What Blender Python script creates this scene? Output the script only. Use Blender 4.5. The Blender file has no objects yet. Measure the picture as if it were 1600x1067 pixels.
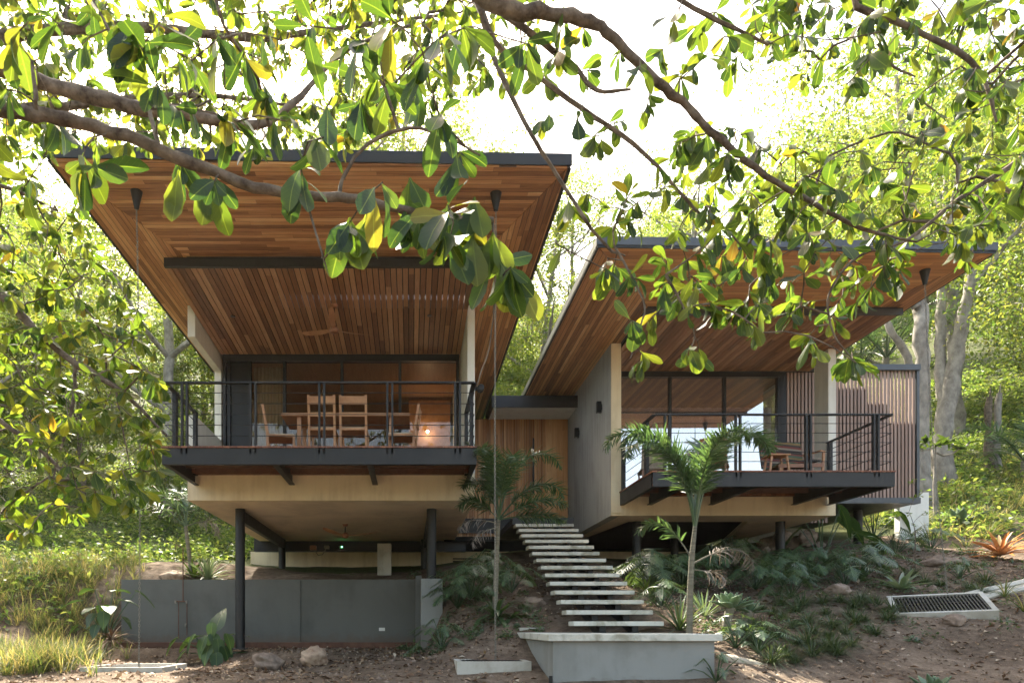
import bpy, math, random
import numpy as np
from mathutils import Vector, Matrix
rad = math.radians
random.seed(7)
RNG = np.random.default_rng(7)

# ------------------------------------------------------------------ camera, sky, sun, exposure
SC = bpy.context.scene
SC.cycles.use_denoising = True
SC.cycles.max_bounces = 12
SC.cycles.diffuse_bounces = 5
SC.cycles.glossy_bounces = 4
SC.cycles.transmission_bounces = 8
SC.cycles.transparent_max_bounces = 12
SC.cycles.sample_clamp_indirect = 6.0
F, CX, CY = 1067.0, 642.0, 978.0          # focal length and vanishing point of a shifted 24 mm lens, in photo pixels
cam_d = bpy.data.cameras.new('camera')
cam_d.sensor_width = 36.0
cam_d.lens = F / 1600 * 36.0
cam_d.shift_x = (800 - CX) / 1600
cam_d.shift_y = (CY - 533.5) / 1600
cam_d.clip_start = 0.05
cam_d.clip_end = 2000
cam = bpy.data.objects.new('camera', cam_d)
cam.rotation_euler = (rad(90), 0, 0)
SC.collection.objects.link(cam)
SC.camera = cam

SUN_EL, SUN_AZ = rad(51), rad(-22)        # azimuth from +Y towards +X
sdir = Vector((math.sin(SUN_AZ) * math.cos(SUN_EL), math.cos(SUN_AZ) * math.cos(SUN_EL), math.sin(SUN_EL)))
W = bpy.data.worlds.new('World'); SC.world = W; W.use_nodes = True
nt = W.node_tree
sky = nt.nodes.new('ShaderNodeTexSky'); sky.sky_type = 'NISHITA'; sky.sun_disc = False
sky.sun_elevation = SUN_EL; sky.sun_rotation = SUN_AZ
sky.air_density = 1.0; sky.dust_density = 4.0; sky.ozone_density = 0.6; sky.altitude = 0
wtint = nt.nodes.new('ShaderNodeMix'); wtint.data_type = 'RGBA'; wtint.blend_type = 'MULTIPLY'
wtint.inputs[0].default_value = 1.0; wtint.inputs[7].default_value = (1.0, 0.905, 0.77, 1)
bg = nt.nodes['Background']; bg.inputs[1].default_value = 0.14
nt.links.new(sky.outputs[0], wtint.inputs[6]); nt.links.new(wtint.outputs[2], bg.inputs[0])
sun_d = bpy.data.lights.new('sun', 'SUN'); sun_d.energy = 3.7; sun_d.angle = rad(0.5); sun_d.color = (1.0, 0.93, 0.80)
sun = bpy.data.objects.new('sun', sun_d); sun.rotation_euler = sdir.to_track_quat('Z', 'Y').to_euler()
SC.collection.objects.link(sun)
SC.view_settings.view_transform = 'Standard'
SC.view_settings.look = 'None'
SC.view_settings.exposure = 2.72
SC.view_settings.gamma = 1.0

def P(px, py, Y):                          # a point Y metres in front of the camera, seen at (px, py) of the photo
    return Vector(((px - CX) / F * Y, Y, (CY - py) / F * Y))

# ------------------------------------------------------------------ objects
def link(o): SC.collection.objects.link(o); return o
def tag(o, label=None, cat=None, group=None, kind=None):
    if label: o['label'] = label
    if cat: o['category'] = cat
    if group: o['group'] = group
    if kind: o['kind'] = kind
    return o
def thing(name, label, cat, loc=(0, 0, 0), group=None):
    o = link(bpy.data.objects.new(name, None)); o.location = loc; o.empty_display_size = 0.1
    return tag(o, label, cat, group)
def root_loc(o):
    while o.parent: o = o.parent
    return np.array(o.location, dtype=float)
def add_obj(name, me, mat, parent=None, base=None):
    if mat: me.materials.append(mat)
    o = link(bpy.data.objects.new(name, me))
    if parent: o.parent = parent
    elif base is not None: o.location = base
    return o
def mesh_np(name, V, FA, uv=None, smooth=False):
    """V (n,3); FA (m,k) one face size"""
    me = bpy.data.meshes.new(name)
    V = np.asarray(V, dtype=np.float32); FA = np.asarray(FA, dtype=np.int32)
    m, k = FA.shape
    me.vertices.add(len(V)); me.vertices.foreach_set('co', V.ravel())
    me.loops.add(m * k); me.loops.foreach_set('vertex_index', FA.ravel())
    me.polygons.add(m); me.polygons.foreach_set('loop_start', np.arange(0, m * k, k, dtype=np.int32))
    me.polygons.foreach_set('loop_total', np.full(m, k, dtype=np.int32))
    if smooth: me.polygons.foreach_set('use_smooth', np.ones(m, dtype=bool))
    me.update(calc_edges=True)
    if uv is not None:
        ul = me.uv_layers.new(name='UVMap')
        ul.data.foreach_set('uv', np.asarray(uv, dtype=np.float32)[FA.ravel()].ravel())
    return me
def copy_thing(o, loc, rz=None, sc=None, label=None, group=None):
    def cp(s, par):
        c = s.copy(); SC.collection.objects.link(c)
        if par is not None: c.parent = par
        for ch in list(s.children): cp(ch, c)
        return c
    c = cp(o, None); c.location = loc
    if rz is not None: c.rotation_euler = (0, 0, rz) if not hasattr(rz, '__len__') else rz
    if sc is not None: c.scale = (sc, sc, sc) if not hasattr(sc, '__len__') else sc
    if label: c['label'] = label
    if group: c['group'] = group
    return c

class MB:
    def __init__(s): s.v = []; s.f = []
    def add(s, vs, fs):
        b = len(s.v); s.v += [tuple(map(float, q)) for q in vs]; s.f += [tuple(b + i for i in q) for q in fs]; return s
    def box(s, x0, x1, y0, y1, z0, z1):
        x0, x1 = sorted((x0, x1)); y0, y1 = sorted((y0, y1)); z0, z1 = sorted((z0, z1))
        return s.add([(x0,y0,z0),(x1,y0,z0),(x1,y1,z0),(x0,y1,z0),(x0,y0,z1),(x1,y0,z1),(x1,y1,z1),(x0,y1,z1)],
                     [(0,3,2,1),(4,5,6,7),(0,1,5,4),(1,2,6,5),(2,3,7,6),(3,0,4,7)])
    def obox(s, c, sz, M):
        M = M.to_3x3(); c = Vector(c); vs = []
        for z in (-.5, .5):
            for x, y in ((-.5,-.5),(.5,-.5),(.5,.5),(-.5,.5)): vs.append(c + M @ Vector((x*sz[0], y*sz[1], z*sz[2])))
        return s.add(vs, [(0,3,2,1),(4,5,6,7),(0,1,5,4),(1,2,6,5),(2,3,7,6),(3,0,4,7)])
    def bar(s, a, b, w, h, up=(0,0,1)):
        a = Vector(a); b = Vector(b); d = (b-a); L = d.length; d.normalize(); up = Vector(up)
        x = d.cross(up).normalized(); z = x.cross(d)
        M = Matrix((x, d, z)).transposed()
        return s.obox((a+b)/2, (w, L, h), M)
    def prism(s, poly, z0, z1):            # poly: xy points; z0/z1 may be functions of (x,y)
        n = len(poly); f0 = z0 if callable(z0) else (lambda x, y: z0); f1 = z1 if callable(z1) else (lambda x, y: z1)
        vs = [(x, y, f0(x, y)) for x, y in poly] + [(x, y, f1(x, y)) for x, y in poly]
        fs = [tuple(range(n-1, -1, -1)), tuple(range(n, 2*n))] + [(i, (i+1) % n, n+(i+1) % n, n+i) for i in range(n)]
        return s.add(vs, fs)
    def tube(s, pts, r, n=8, cap=True):
        pts = [Vector(p) for p in pts]; N = len(pts)
        rs = [r]*N if not hasattr(r, '__len__') else list(r)
        vs = []; prev = None
        for i, p in enumerate(pts):
            t = (pts[min(i+1, N-1)] - pts[max(i-1, 0)]).normalized()
            if prev is None:
                a = Vector((0,0,1)) if abs(t.z) < .9 else Vector((1,0,0))
                x = t.cross(a).normalized()
            else:
                x = (prev - t*prev.dot(t)).normalized()
            prev = x; y = t.cross(x)
            for k in range(n):
                an = 2*math.pi*k/n; vs.append(p + (x*math.cos(an) + y*math.sin(an))*rs[i])
        fs = []
        for i in range(N-1):
            for k in range(n):
                fs.append((i*n+k, i*n+(k+1)%n, (i+1)*n+(k+1)%n, (i+1)*n+k))
        if cap: fs += [tuple(range(n-1,-1,-1)), tuple((N-1)*n+k for k in range(n))]
        return s.add(vs, fs)
    def lathe(s, c, prof, n=24, axis='z'):
        vs = []
        for r, z in prof:
            for k in range(n):
                a = 2*math.pi*k/n
                q = (r*math.cos(a), r*math.sin(a), z)
                if axis == 'y': q = (q[0], q[2], q[1])
                if axis == 'x': q = (q[2], q[0], q[1])
                vs.append((c[0]+q[0], c[1]+q[1], c[2]+q[2]))
        m = len(prof); fs = []
        for i in range(m-1):
            for k in range(n): fs.append((i*n+k, i*n+(k+1)%n, (i+1)*n+(k+1)%n, (i+1)*n+k))
        fs += [tuple(range(n-1,-1,-1)), tuple((m-1)*n+k for k in range(n))]
        return s.add(vs, fs)
    def build(s, name, mat, parent=None, base=None, smooth=False, bevel=0, seg=2, solid=True):
        me = bpy.data.meshes.new(name)
        V = np.array(s.v, dtype=float)
        if parent is not None: V = V - root_loc(parent)
        elif base is not None: V = V - np.array(base, dtype=float)
        me.from_pydata([tuple(q) for q in V], [], s.f); me.update()
        o = add_obj(name, me, mat, parent, base)
        if smooth:
            for p in me.polygons: p.use_smooth = True
            md = o.modifiers.new('es', 'EDGE_SPLIT'); md.split_angle = rad(40)
        if bevel:
            md = o.modifiers.new('bv', 'BEVEL'); md.width = bevel; md.segments = seg; md.limit_method = 'ANGLE'; md.angle_limit = rad(40)
            md.harden_normals = False
        return o

# ------------------------------------------------------------------ materials
def nmat(name):
    m = bpy.data.materials.new(name); m.use_nodes = True
    t = m.node_tree; b = t.nodes['Principled BSDF']
    return m, t, b
def N(t, typ, **kw):
    n = t.nodes.new(typ)
    for k, v in kw.items():
        if k.startswith('i_'): n.inputs[int(k[2:])].default_value = v
        else: setattr(n, k, v)
    return n
def ramp(t, fac, stops):
    r = t.nodes.new('ShaderNodeValToRGB'); e = r.color_ramp.elements
    while len(e) > 1: e.remove(e[-1])
    e[0].position = stops[0][0]; e[0].color = (*stops[0][1], 1)
    for p, c in stops[1:]:
        q = e.new(p); q.color = (*c, 1)
    t.links.new(fac, r.inputs[0]); return r
def math_n(t, op, a, b=None, c=None):
    n = t.nodes.new('ShaderNodeMath'); n.operation = op
    for i, q in enumerate((a, b, c)):
        if q is None: continue
        if isinstance(q, (int, float)): n.inputs[i].default_value = q
        else: t.links.new(q, n.inputs[i])
    return n.outputs[0]
def mixc(t, fac, a, b, mode='MIX'):
    n = t.nodes.new('ShaderNodeMix'); n.data_type = 'RGBA'; n.blend_type = mode
    for i, q in ((0, fac), (6, a), (7, b)):
        if isinstance(q, (int, float)): n.inputs[i].default_value = q
        elif isinstance(q, tuple): n.inputs[i].default_value = (*q, 1)
        else: t.links.new(q, n.inputs[i])
    return n.outputs[2]
def coords(t, scale=(1,1,1), which='Object'):
    tc = N(t, 'ShaderNodeTexCoord'); mp = N(t, 'ShaderNodeMapping'); mp.inputs['Scale'].default_value = scale
    t.links.new(tc.outputs[which], mp.inputs[0]); return mp.outputs[0]
def noise(t, vec, scale, detail=4, rough=.55, dist=0):
    n = N(t, 'ShaderNodeTexNoise'); n.inputs['Scale'].default_value = scale; n.inputs['Detail'].default_value = detail
    n.inputs['Roughness'].default_value = rough; n.inputs['Distortion'].default_value = dist
    t.links.new(vec, n.inputs['Vector']); return n.outputs[0]
def bump(t, b, h, s=.3, d=.01):
    n = N(t, 'ShaderNodeBump'); n.inputs['Strength'].default_value = s; n.inputs['Distance'].default_value = d
    t.links.new(h, n.inputs['Height']); t.links.new(n.outputs[0], b.inputs['Normal'])

def m_plain(name, c1, c2, scale=3, rough=.6, metal=0, bs=.15, fine=60, stretch=(1,1,1), spec=.5):
    m, t, b = nmat(name); v = coords(t, stretch)
    a = noise(t, v, scale, 6, .65); r = ramp(t, a, [(.3, c1), (.7, c2)])
    t.links.new(r.outputs[0], b.inputs['Base Color'])
    b.inputs['Roughness'].default_value = rough; b.inputs['Metallic'].default_value = metal
    b.inputs['Specular IOR Level'].default_value = spec
    rr = math_n(t, 'MULTIPLY_ADD', noise(t, v, scale*2.3, 4), .25, rough-.12); t.links.new(rr, b.inputs['Roughness'])
    if bs: bump(t, b, noise(t, v, fine, 5, .6), bs, .01)
    return m

TEAK = [(0, (.13,.052,.018)), (.25, (.28,.125,.045)), (.5, (.46,.215,.078)), (.75, (.60,.31,.12)), (1, (.78,.49,.23))]
def m_planks(name, axis, w=.09, L=2.4, stops=TEAK, gap=.05, rough=.42, island=False, dark=(.02,.01,.006), grain=1.0):
    """timber boards; axis = the object axis the boards run along"""
    m, t, b = nmat(name); tc = N(t, 'ShaderNodeTexCoord'); sp = N(t, 'ShaderNodeSeparateXYZ')
    t.links.new(tc.outputs['Object'], sp.inputs[0]); o = {'X': sp.outputs[0], 'Y': sp.outputs[1], 'Z': sp.outputs[2]}
    al = o[axis]
    if island:
        g = N(t, 'ShaderNodeNewGeometry'); idx = math_n(t, 'MULTIPLY', g.outputs['Random Per Island'], 917.0); fr = None
    else:
        ac = o['Y' if axis == 'X' else 'X']
        q = math_n(t, 'DIVIDE', ac, w); idx = math_n(t, 'FLOOR', q); fr = math_n(t, 'FRACT', q)
    wn = N(t, 'ShaderNodeTexWhiteNoise', noise_dimensions='1D'); t.links.new(idx, wn.inputs['W'])
    q2 = math_n(t, 'DIVIDE', math_n(t, 'MULTIPLY_ADD', wn.outputs['Value'], L, al), L)
    ch = math_n(t, 'FLOOR', q2); fr2 = math_n(t, 'FRACT', q2)
    wn2 = N(t, 'ShaderNodeTexWhiteNoise', noise_dimensions='2D'); cb = N(t, 'ShaderNodeCombineXYZ')
    t.links.new(idx, cb.inputs[0]); t.links.new(ch, cb.inputs[1]); t.links.new(cb.outputs[0], wn2.inputs['Vector'])
    sc = {'X': (1.6, 34, 34), 'Y': (34, 1.6, 34), 'Z': (34, 34, 1.6)}[axis]
    mp = N(t, 'ShaderNodeMapping'); mp.inputs['Scale'].default_value = sc; t.links.new(tc.outputs['Object'], mp.inputs[0])
    off = N(t, 'ShaderNodeVectorMath', operation='MULTIPLY_ADD'); off.inputs[1].default_value = (50, 50, 50)
    t.links.new(wn2.outputs['Color'], off.inputs[0]); t.links.new(mp.outputs[0], off.inputs[2])
    gr = noise(t, off.outputs[0], 1.0, 6, .6, 1.2)
    fac = math_n(t, 'ADD', math_n(t, 'MULTIPLY', wn2.outputs['Value'], .75), math_n(t, 'MULTIPLY_ADD', gr, .9*grain, -.33*grain))
    col = ramp(t, fac, stops).outputs[0]
    blotch = noise(t, tc.outputs['Object'], 1.3, 3)
    col = mixc(t, math_n(t, 'MULTIPLY', blotch, .25), col, mixc(t, 1.0, col, (.62,.52,.46), 'MULTIPLY'))
    if fr is not None:
        e1 = math_n(t, 'LESS_THAN', fr, gap); e2 = math_n(t, 'LESS_THAN', fr2, .0015)
        e = math_n(t, 'MAXIMUM', e1, e2); col = mixc(t, math_n(t, 'MULTIPLY', e, .85), col, dark)
        h = math_n(t, 'SUBTRACT', math_n(t, 'MULTIPLY', gr, .15), e)
    else:
        h = math_n(t, 'MULTIPLY', gr, .5)
    t.links.new(col, b.inputs['Base Color']); b.inputs['Roughness'].default_value = rough; b.inputs['Specular IOR Level'].default_value = .3
    bump(t, b, h, .5, .004)
    return m

def m_leaf(name, stops, trans=.45, rough=.38, vein=True, tcol=None, spec=.5):
    m, t, b = nmat(name); g = N(t, 'ShaderNodeNewGeometry')
    col = ramp(t, g.outputs['Random Per Island'], stops).outputs[0]
    v = coords(t); nz = noise(t, v, 9.0, 3)
    col = mixc(t, math_n(t, 'MULTIPLY', nz, .5), col, mixc(t, 1.0, col, (.55,.6,.5), 'MULTIPLY'))
    if vein:
        spt = math_n(t, 'GREATER_THAN', noise(t, v, 55.0, 3, .7), .69); col = mixc(t, math_n(t, 'MULTIPLY', spt, .7), col, (.09,.05,.02))
    if vein:
        uv = N(t, 'ShaderNodeUVMap'); s = N(t, 'ShaderNodeSeparateXYZ'); t.links.new(uv.outputs[0], s.inputs[0])
        du = math_n(t, 'ABSOLUTE', math_n(t, 'SUBTRACT', s.outputs[0], .5))
        mid = math_n(t, 'LESS_THAN', du, .028)
        sv = math_n(t, 'FRACT', math_n(t, 'MULTIPLY', math_n(t, 'SUBTRACT', s.outputs[1], math_n(t, 'MULTIPLY', du, .35)), 9))
        side = math_n(t, 'MULTIPLY', math_n(t, 'LESS_THAN', sv, .07), .22)
        vv = math_n(t, 'MAXIMUM', mid, side)
        col = mixc(t, math_n(t, 'MULTIPLY', vv, .28), col, (.20,.27,.07))
        bump(t, b, math_n(t, 'SUBTRACT', math_n(t, 'MULTIPLY', nz, .6), vv), .25, .002)
    t.links.new(col, b.inputs['Base Color']); b.inputs['Roughness'].default_value = rough
    b.inputs['Specular IOR Level'].default_value = spec
    tr = N(t, 'ShaderNodeBsdfTranslucent'); mx = N(t, 'ShaderNodeMixShader'); mx.inputs[0].default_value = trans
    tc = mixc(t, 1.0, col, tcol or (2.6, 2.3, .9), 'MULTIPLY')
    t.links.new(tc, tr.inputs[0]); t.links.new(b.outputs[0], mx.inputs[1]); t.links.new(tr.outputs[0], mx.inputs[2])
    t.links.new(mx.outputs[0], t.nodes['Material Output'].inputs[0])
    return m
def m_glass(name, refl, tint=(.9,.92,.92)):
    m, t, b = nmat(name); t.nodes.remove(b)
    tr = N(t, 'ShaderNodeBsdfTransparent'); tr.inputs[0].default_value = (*tint, 1)
    gl = N(t, 'ShaderNodeBsdfGlossy'); gl.inputs[0].default_value = (1,.94,.90,1); gl.inputs['Roughness'].default_value = .004
    fr = N(t, 'ShaderNodeFresnel'); fr.inputs[0].default_value = 1.5
    f = math_n(t, 'MAXIMUM', fr.outputs[0], refl)
    mx = N(t, 'ShaderNodeMixShader'); t.links.new(f, mx.inputs[0]); t.links.new(tr.outputs[0], mx.inputs[1]); t.links.new(gl.outputs[0], mx.inputs[2])
    t.links.new(mx.outputs[0], t.nodes['Material Output'].inputs[0]); return m
def m_emit(name, c, s):
    m, t, b = nmat(name); b.inputs['Emission Color'].default_value = (*c, 1); b.inputs['Emission Strength'].default_value = s
    b.inputs['Base Color'].default_value = (.8,.7,.5,1); return m
def m_wall(name, base, dark, scale=1.1, streak=.5, splash=None):
    m, t, b = nmat(name); v = coords(t); v2 = coords(t, (3.2, 3.2, .35))
    a = noise(t, v, scale, 7, .6, .4); s = noise(t, v2, 2.0, 5, .6)
    f = math_n(t, 'ADD', math_n(t, 'MULTIPLY', a, 1-streak), math_n(t, 'MULTIPLY', s, streak))
    c = ramp(t, f, [(.36, dark), (.52, base), (.72, tuple(min(1, x*1.08) for x in base))]).outputs[0]
    sp = ramp(t, noise(t, v, 38, 4, .7), [(.68, (1,1,1)), (.78, (.72,.70,.66))]).outputs[0]
    c = mixc(t, .5, c, mixc(t, 1.0, c, sp, 'MULTIPLY'))
    if splash:                             # soil splashed up from the ground
        sx = N(t, 'ShaderNodeSeparateXYZ'); t.links.new(v, sx.inputs[0])
        zz = math_n(t, 'DIVIDE', math_n(t, 'SUBTRACT', sx.outputs[2], splash[0]), splash[1])
        e = math_n(t, 'SUBTRACT', math_n(t, 'MULTIPLY_ADD', noise(t, v, 5, 7, .75), 2.0, -.35), zz)
        r_ = ramp(t, e, [(.0, (0,0,0)), (.5, (1,1,1))]).outputs[0]
        c = mixc(t, math_n(t, 'MULTIPLY', r_, .65), c, (.105,.078,.055))
    t.links.new(c, b.inputs['Base Color']); b.inputs['Roughness'].default_value = .82
    bump(t, b, noise(t, v, 25, 8, .7), .18, .01); return m

M = {}
M['soffit_x'] = m_planks('teak_soffit_boards_x', 'X', .085, 1.6, gap=.06, grain=1.3)
M['soffit_y'] = m_planks('teak_soffit_boards_y', 'Y', .078, 2.6, gap=.10)
M['slat_y'] = m_planks('teak_slats_y', 'Y', island=True, L=3.0, stops=[(0,(.12,.052,.022)),(.3,(.23,.105,.044)),(.6,(.35,.170,.074)),(1,(.54,.32,.16))])
M['clad'] = m_planks('teak_cladding', 'Z', island=True, L=6, stops=[(0,(.20,.080,.028)),(.3,(.36,.160,.055)),(.65,(.54,.28,.11)),(1,(.74,.46,.23))])
M['deck'] = m_planks('deck_boards', 'Y', .10, 2.0, stops=[(0,(.10,.035,.018)),(.5,(.18,.065,.032)),(1,(.28,.12,.06))])
M['wpc'] = m_planks('screen_slats', 'Z', island=True, L=8, stops=[(0,(.24,.165,.13)),(.5,(.30,.215,.175)),(1,(.36,.265,.22))], rough=.6, grain=.4)
M['furn'] = m_plain('oiled_furniture_wood', (.30,.135,.055), (.46,.25,.12), 6, .45, stretch=(1,1,1), bs=.1)
M['furn_dark'] = m_plain('dark_furniture_wood', (.16,.06,.025), (.28,.12,.05), 6, .4, bs=.1)
M['cream'] = m_wall('cream_warm_lit_plaster', (.66,.56,.37), (.52,.42,.26), 1.3)  # warm bounce light on the front faces is put into this colour
M['grey'] = m_wall('grey_plaster', (.345,.35,.32), (.25,.252,.225), 1.0)  # side-wall tone of the same plaster, cooler side light put into the colour
M['white'] = m_wall('white_plaster', (.66,.66,.60), (.56,.56,.50))
M['under'] = m_wall('soffit_plaster', (.70,.58,.41), (.55,.45,.32), .9, .2)
M['steel'] = m_plain('dark_painted_steel', (.013,.013,.013), (.022,.021,.020), 2, .5, bs=.05, spec=.35)
M['steel_l'] = m_plain('grey_flashing', (.045,.048,.052), (.07,.073,.078), 2, .4, metal=.3, bs=.05)
M['black'] = m_plain('black_steel', (.008,.008,.008), (.013,.013,.013), 3, .45, bs=.04, spec=.35)
M['retain'] = m_wall('retaining_wall_paint', (.105,.106,.092), (.078,.079,.068), .8, .15, (.05, .30))
M['concrete'] = m_wall('bare_concrete', (.42,.40,.34), (.28,.26,.20), 2.2, .3)
M['tread'] = m_wall('terrazzo_tread', (.50,.49,.42), (.27,.255,.19), 4, .1)
M['planter'] = m_wall('planter_paint', (.23,.235,.215), (.165,.165,.145), .9, .2, (-.08, .22))
M['rust'] = m_plain('rusty_steel', (.07,.028,.016), (.14,.065,.035), 5, .8, bs=.3)
M['dark'] = m_plain('dark_void_board', (.006,.006,.006), (.012,.011,.010), 2, .9, bs=0)  # near-black, shade in recesses and under the houses put into the colour
M['chain'] = m_plain('galvanised_chain', (.14,.13,.10), (.24,.22,.18), 20, .5, metal=.6, bs=0)
M['rock'] = m_plain('brown_rock', (.10,.068,.048), (.30,.225,.165), 7, .9, bs=1.0, fine=18)
M['rock2'] = m_plain('tan_rock', (.17,.095,.052), (.44,.33,.23), 6, .9, bs=1.0, fine=16)
M['curtain'] = m_plain('linen_curtain', (.40,.34,.24), (.50,.43,.31), 3, .9, bs=.1)
M['bark'] = m_plain('brown_bark', (.028,.018,.013), (.20,.16,.12), 13, .95, bs=1.0, fine=30, stretch=(1,1,1), spec=.15)
M['bark_pale'] = m_plain('pale_lichen_bark', (.10,.085,.07), (.33,.30,.25), 4.5, .9, bs=.8, fine=14, stretch=(1,1,.6))
M['palm_bark'] = m_plain('palm_bark', (.075,.068,.045), (.22,.195,.135), 9, .9, bs=1.0, fine=16, stretch=(.3,.3,3))
M['glass_l'] = m_glass('clear_glass', .03, (.86,.84,.80))
M['glass_r'] = m_glass('mirror_glass', .34, (.8,.8,.82))
# ------------------------------------------------------------------ terrain
CP = [(-9,2,-1.15),(-4,2,-1.25),(0,2,-1.3),(5,2,-1.2),(10,2,-1.0),(-25,2,-.5),(25,2,1.0),(0,-30,-2),(-40,-30,-2),(40,-30,-2),
 (-6,8,-.66),(-3,8,-.68),(0,8,-.68),(1.7,8.2,-.76),(2.8,8.2,-.78),(3.9,8.2,-.74),(5.6,8.3,-.64),(6.6,8.8,-.56),(7.6,8.5,-.60),(9.5,8.5,-.35),
 (-3,9.2,-.62),(-1,9.5,-.60),(.8,9.3,-.58),(-5,11,-.52),(-6.6,12.4,-.45),(-8.0,12.6,.0),(-2,13,-.45),(-4,14.6,-.45),(0,13,-.42),(-6.5,14.6,-.45),
 (1.1,10.2,-.30),(1.65,10.9,-.02),(.9,12.4,.35),(.75,13.6,.62),(2.4,10.7,.0),(3.1,11.6,.35),(3.1,13,.75),(3.2,15,1.3),(3.2,18,2.0),
 (4.0,9.0,-.36),(4.5,10.4,.12),(5.7,11,.27),(7.1,11.5,.34),(7.7,10.1,-.07),(8.9,11.2,.36),(10.4,11.6,.50),(11.7,13,.95),
 (5.1,15.0,.98),(5.1,13,.62),(8.3,15.2,1.27),(8.2,13.2,.80),(11.4,16.6,2.05),(13.9,16,1.8),(14.5,18,2.55),(11,14.4,1.35),
 (-6.0,15.4,1.0),(-3,15.4,1.02),(-.3,15.4,1.02),(-3,17,1.30),(.4,17,1.32),(-3,20,1.75),(1,20,1.9),(6,20,2.0),(9,20,2.3),
 (-10.5,12.8,.45),(-10,16,1.3),(-7.6,15,1.0),(-8.0,18,1.6),(-13,20,2.6),(-11,25,4.0),(-7,26,3.9),(-22,20,4),(-20,30,7),
 (0,30,4.6),(8,30,4.8),(16,28,6.2),(24,25,6.5),(20,18,3.4),(30,35,12),(14,38,9.5),(0,42,9),(-14,40,11),(-30,45,17),
 (-60,60,30),(-20,60,22),(20,60,22),(50,60,28),(0,85,36),(60,90,45),(-60,90,45),(80,30,26),(-80,30,22),(90,-20,6),(-90,-20,4),(110,110,60),(-110,110,60),(0,120,55)]
CPa = np.array(CP, dtype=float)
def _U(r2): return np.where(r2 > 1e-9, r2*np.log(np.maximum(r2, 1e-9))*.5, 0.)
_n = len(CPa)
_K = _U(((CPa[:, None, :2]-CPa[None, :, :2])**2).sum(-1)) + np.eye(_n)*.6
_Pm = np.c_[np.ones(_n), CPa[:, :2]]
_A = np.block([[_K, _Pm], [_Pm.T, np.zeros((3, 3))]])
_w = np.linalg.solve(_A, np.r_[CPa[:, 2], 0, 0, 0])
_ph = RNG.uniform(0, 6.28, (14, 2)); _fr = np.array([.7*1.35**i for i in range(14)]); _an = RNG.uniform(0, 6.28, 14)
def GZ(x, y):
    x = np.asarray(x, float); y = np.asarray(y, float); sh = x.shape; x = x.ravel(); y = y.ravel()
    z = np.empty(len(x))
    for i in range(0, len(x), 20000):
        a, b = x[i:i+20000], y[i:i+20000]
        r2 = (a[:, None]-CPa[None, :, 0])**2 + (b[:, None]-CPa[None, :, 1])**2
        q = _U(r2) @ _w[:_n] + _w[_n] + _w[_n+1]*a + _w[_n+2]*b
        for k in range(14):
            u = a*math.cos(_an[k])+b*math.sin(_an[k]); v = -a*math.sin(_an[k])+b*math.cos(_an[k])
            q = q + .030/(_fr[k]**.95)*np.sin(u*_fr[k]+_ph[k, 0])*np.sin(v*_fr[k]*.8+_ph[k, 1])
        # the retaining wall holds the bank back: level ground in front of it
        low = -.47-.012*(14.5-b)
        k = np.clip((a+6.7)/.5, 0, 1)*np.clip((.62-a)/.35, 0, 1)*np.clip((15.08-b)/.08, 0, 1)*np.clip((b-9)/2, 0, 1)
        q = np.where(q > low, q*(1-k)+(low+.12*(q-low)*0)*k, q)
        z[i:i+20000] = q
    return z.reshape(sh)
def gz(x, y): return float(GZ(np.array([x]), np.array([y]))[0])
def G(x, y, dz=0): return Vector((x, y, gz(x, y)+dz))
def ground_at(px, py, y0=7.5, y1=60):      # where the sight line of a photo pixel meets the ground
    Y = y0
    while Y < y1:
        q = P(px, py, Y)
        if q.z <= gz(q.x, q.y): return Vector((q.x, q.y, gz(q.x, q.y)))
        Y += .05
    return P(px, py, y1)

def axis_pts(c, near, step, far, n):       # fine near c, coarse far away
    a = np.arange(0, near, step); b = near*(far/near)**np.linspace(0, 1, n)
    h = np.r_[a, b]; return np.unique(np.r_[c-h[::-1], c+h])
gx = axis_pts(2, 13, .11, 130, 46); gy = np.r_[axis_pts(12.5, 6.5, .10, 125, 50)]
GX, GY = np.meshgrid(gx, gy); GZZ = GZ(GX, GY)
ny, nx = GX.shape; ii = np.arange(ny*nx).reshape(ny, nx)
fa = np.stack([ii[:-1,:-1], ii[:-1,1:], ii[1:,1:], ii[1:,:-1]], -1).reshape(-1, 4)
mg, t, b = nmat('garden_soil')
v = coords(t)
n1 = noise(t, v, .9, 6, .6); n2 = noise(t, v, 7, 8, .7); n3 = noise(t, v, 45, 5, .7)
soil = ramp(t, math_n(t, 'ADD', math_n(t, 'MULTIPLY', n1, .45), math_n(t, 'MULTIPLY', n2, .55)),
            [(.32, (.038,.026,.018)), (.44, (.098,.071,.049)), (.55, (.165,.125,.090)), (.68, (.29,.225,.165))]).outputs[0]
vo = N(t, 'ShaderNodeTexVoronoi'); vo.inputs['Scale'].default_value = 26; t.links.new(v, vo.inputs['Vector'])
peb = ramp(t, vo.outputs['Distance'], [(.0, (1,1,1)), (.12, (1,1,1)), (.2, (0,0,0))]).outputs[0]
sel = math_n(t, 'GREATER_THAN', noise(t, v, 3.1, 4), .53)
soil = mixc(t, math_n(t, 'MULTIPLY', math_n(t, 'MULTIPLY', peb, sel), .35), soil, (.36,.28,.21))
soil = mixc(t, .55, soil, mixc(t, 1.0, soil, ramp(t, n3, [(.3, (.45,.42,.4)), (.65, (1.35,1.3,1.25))]).outputs[0], 'MULTIPLY'))
sp = N(t, 'ShaderNodeSeparateXYZ'); tc = N(t, 'ShaderNodeTexCoord'); t.links.new(tc.outputs['Object'], sp.inputs[0])
far = math_n(t, 'GREATER_THAN', math_n(t, 'MULTIPLY_ADD', n1, 3.0, sp.outputs[1]), 19.5)
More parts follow.
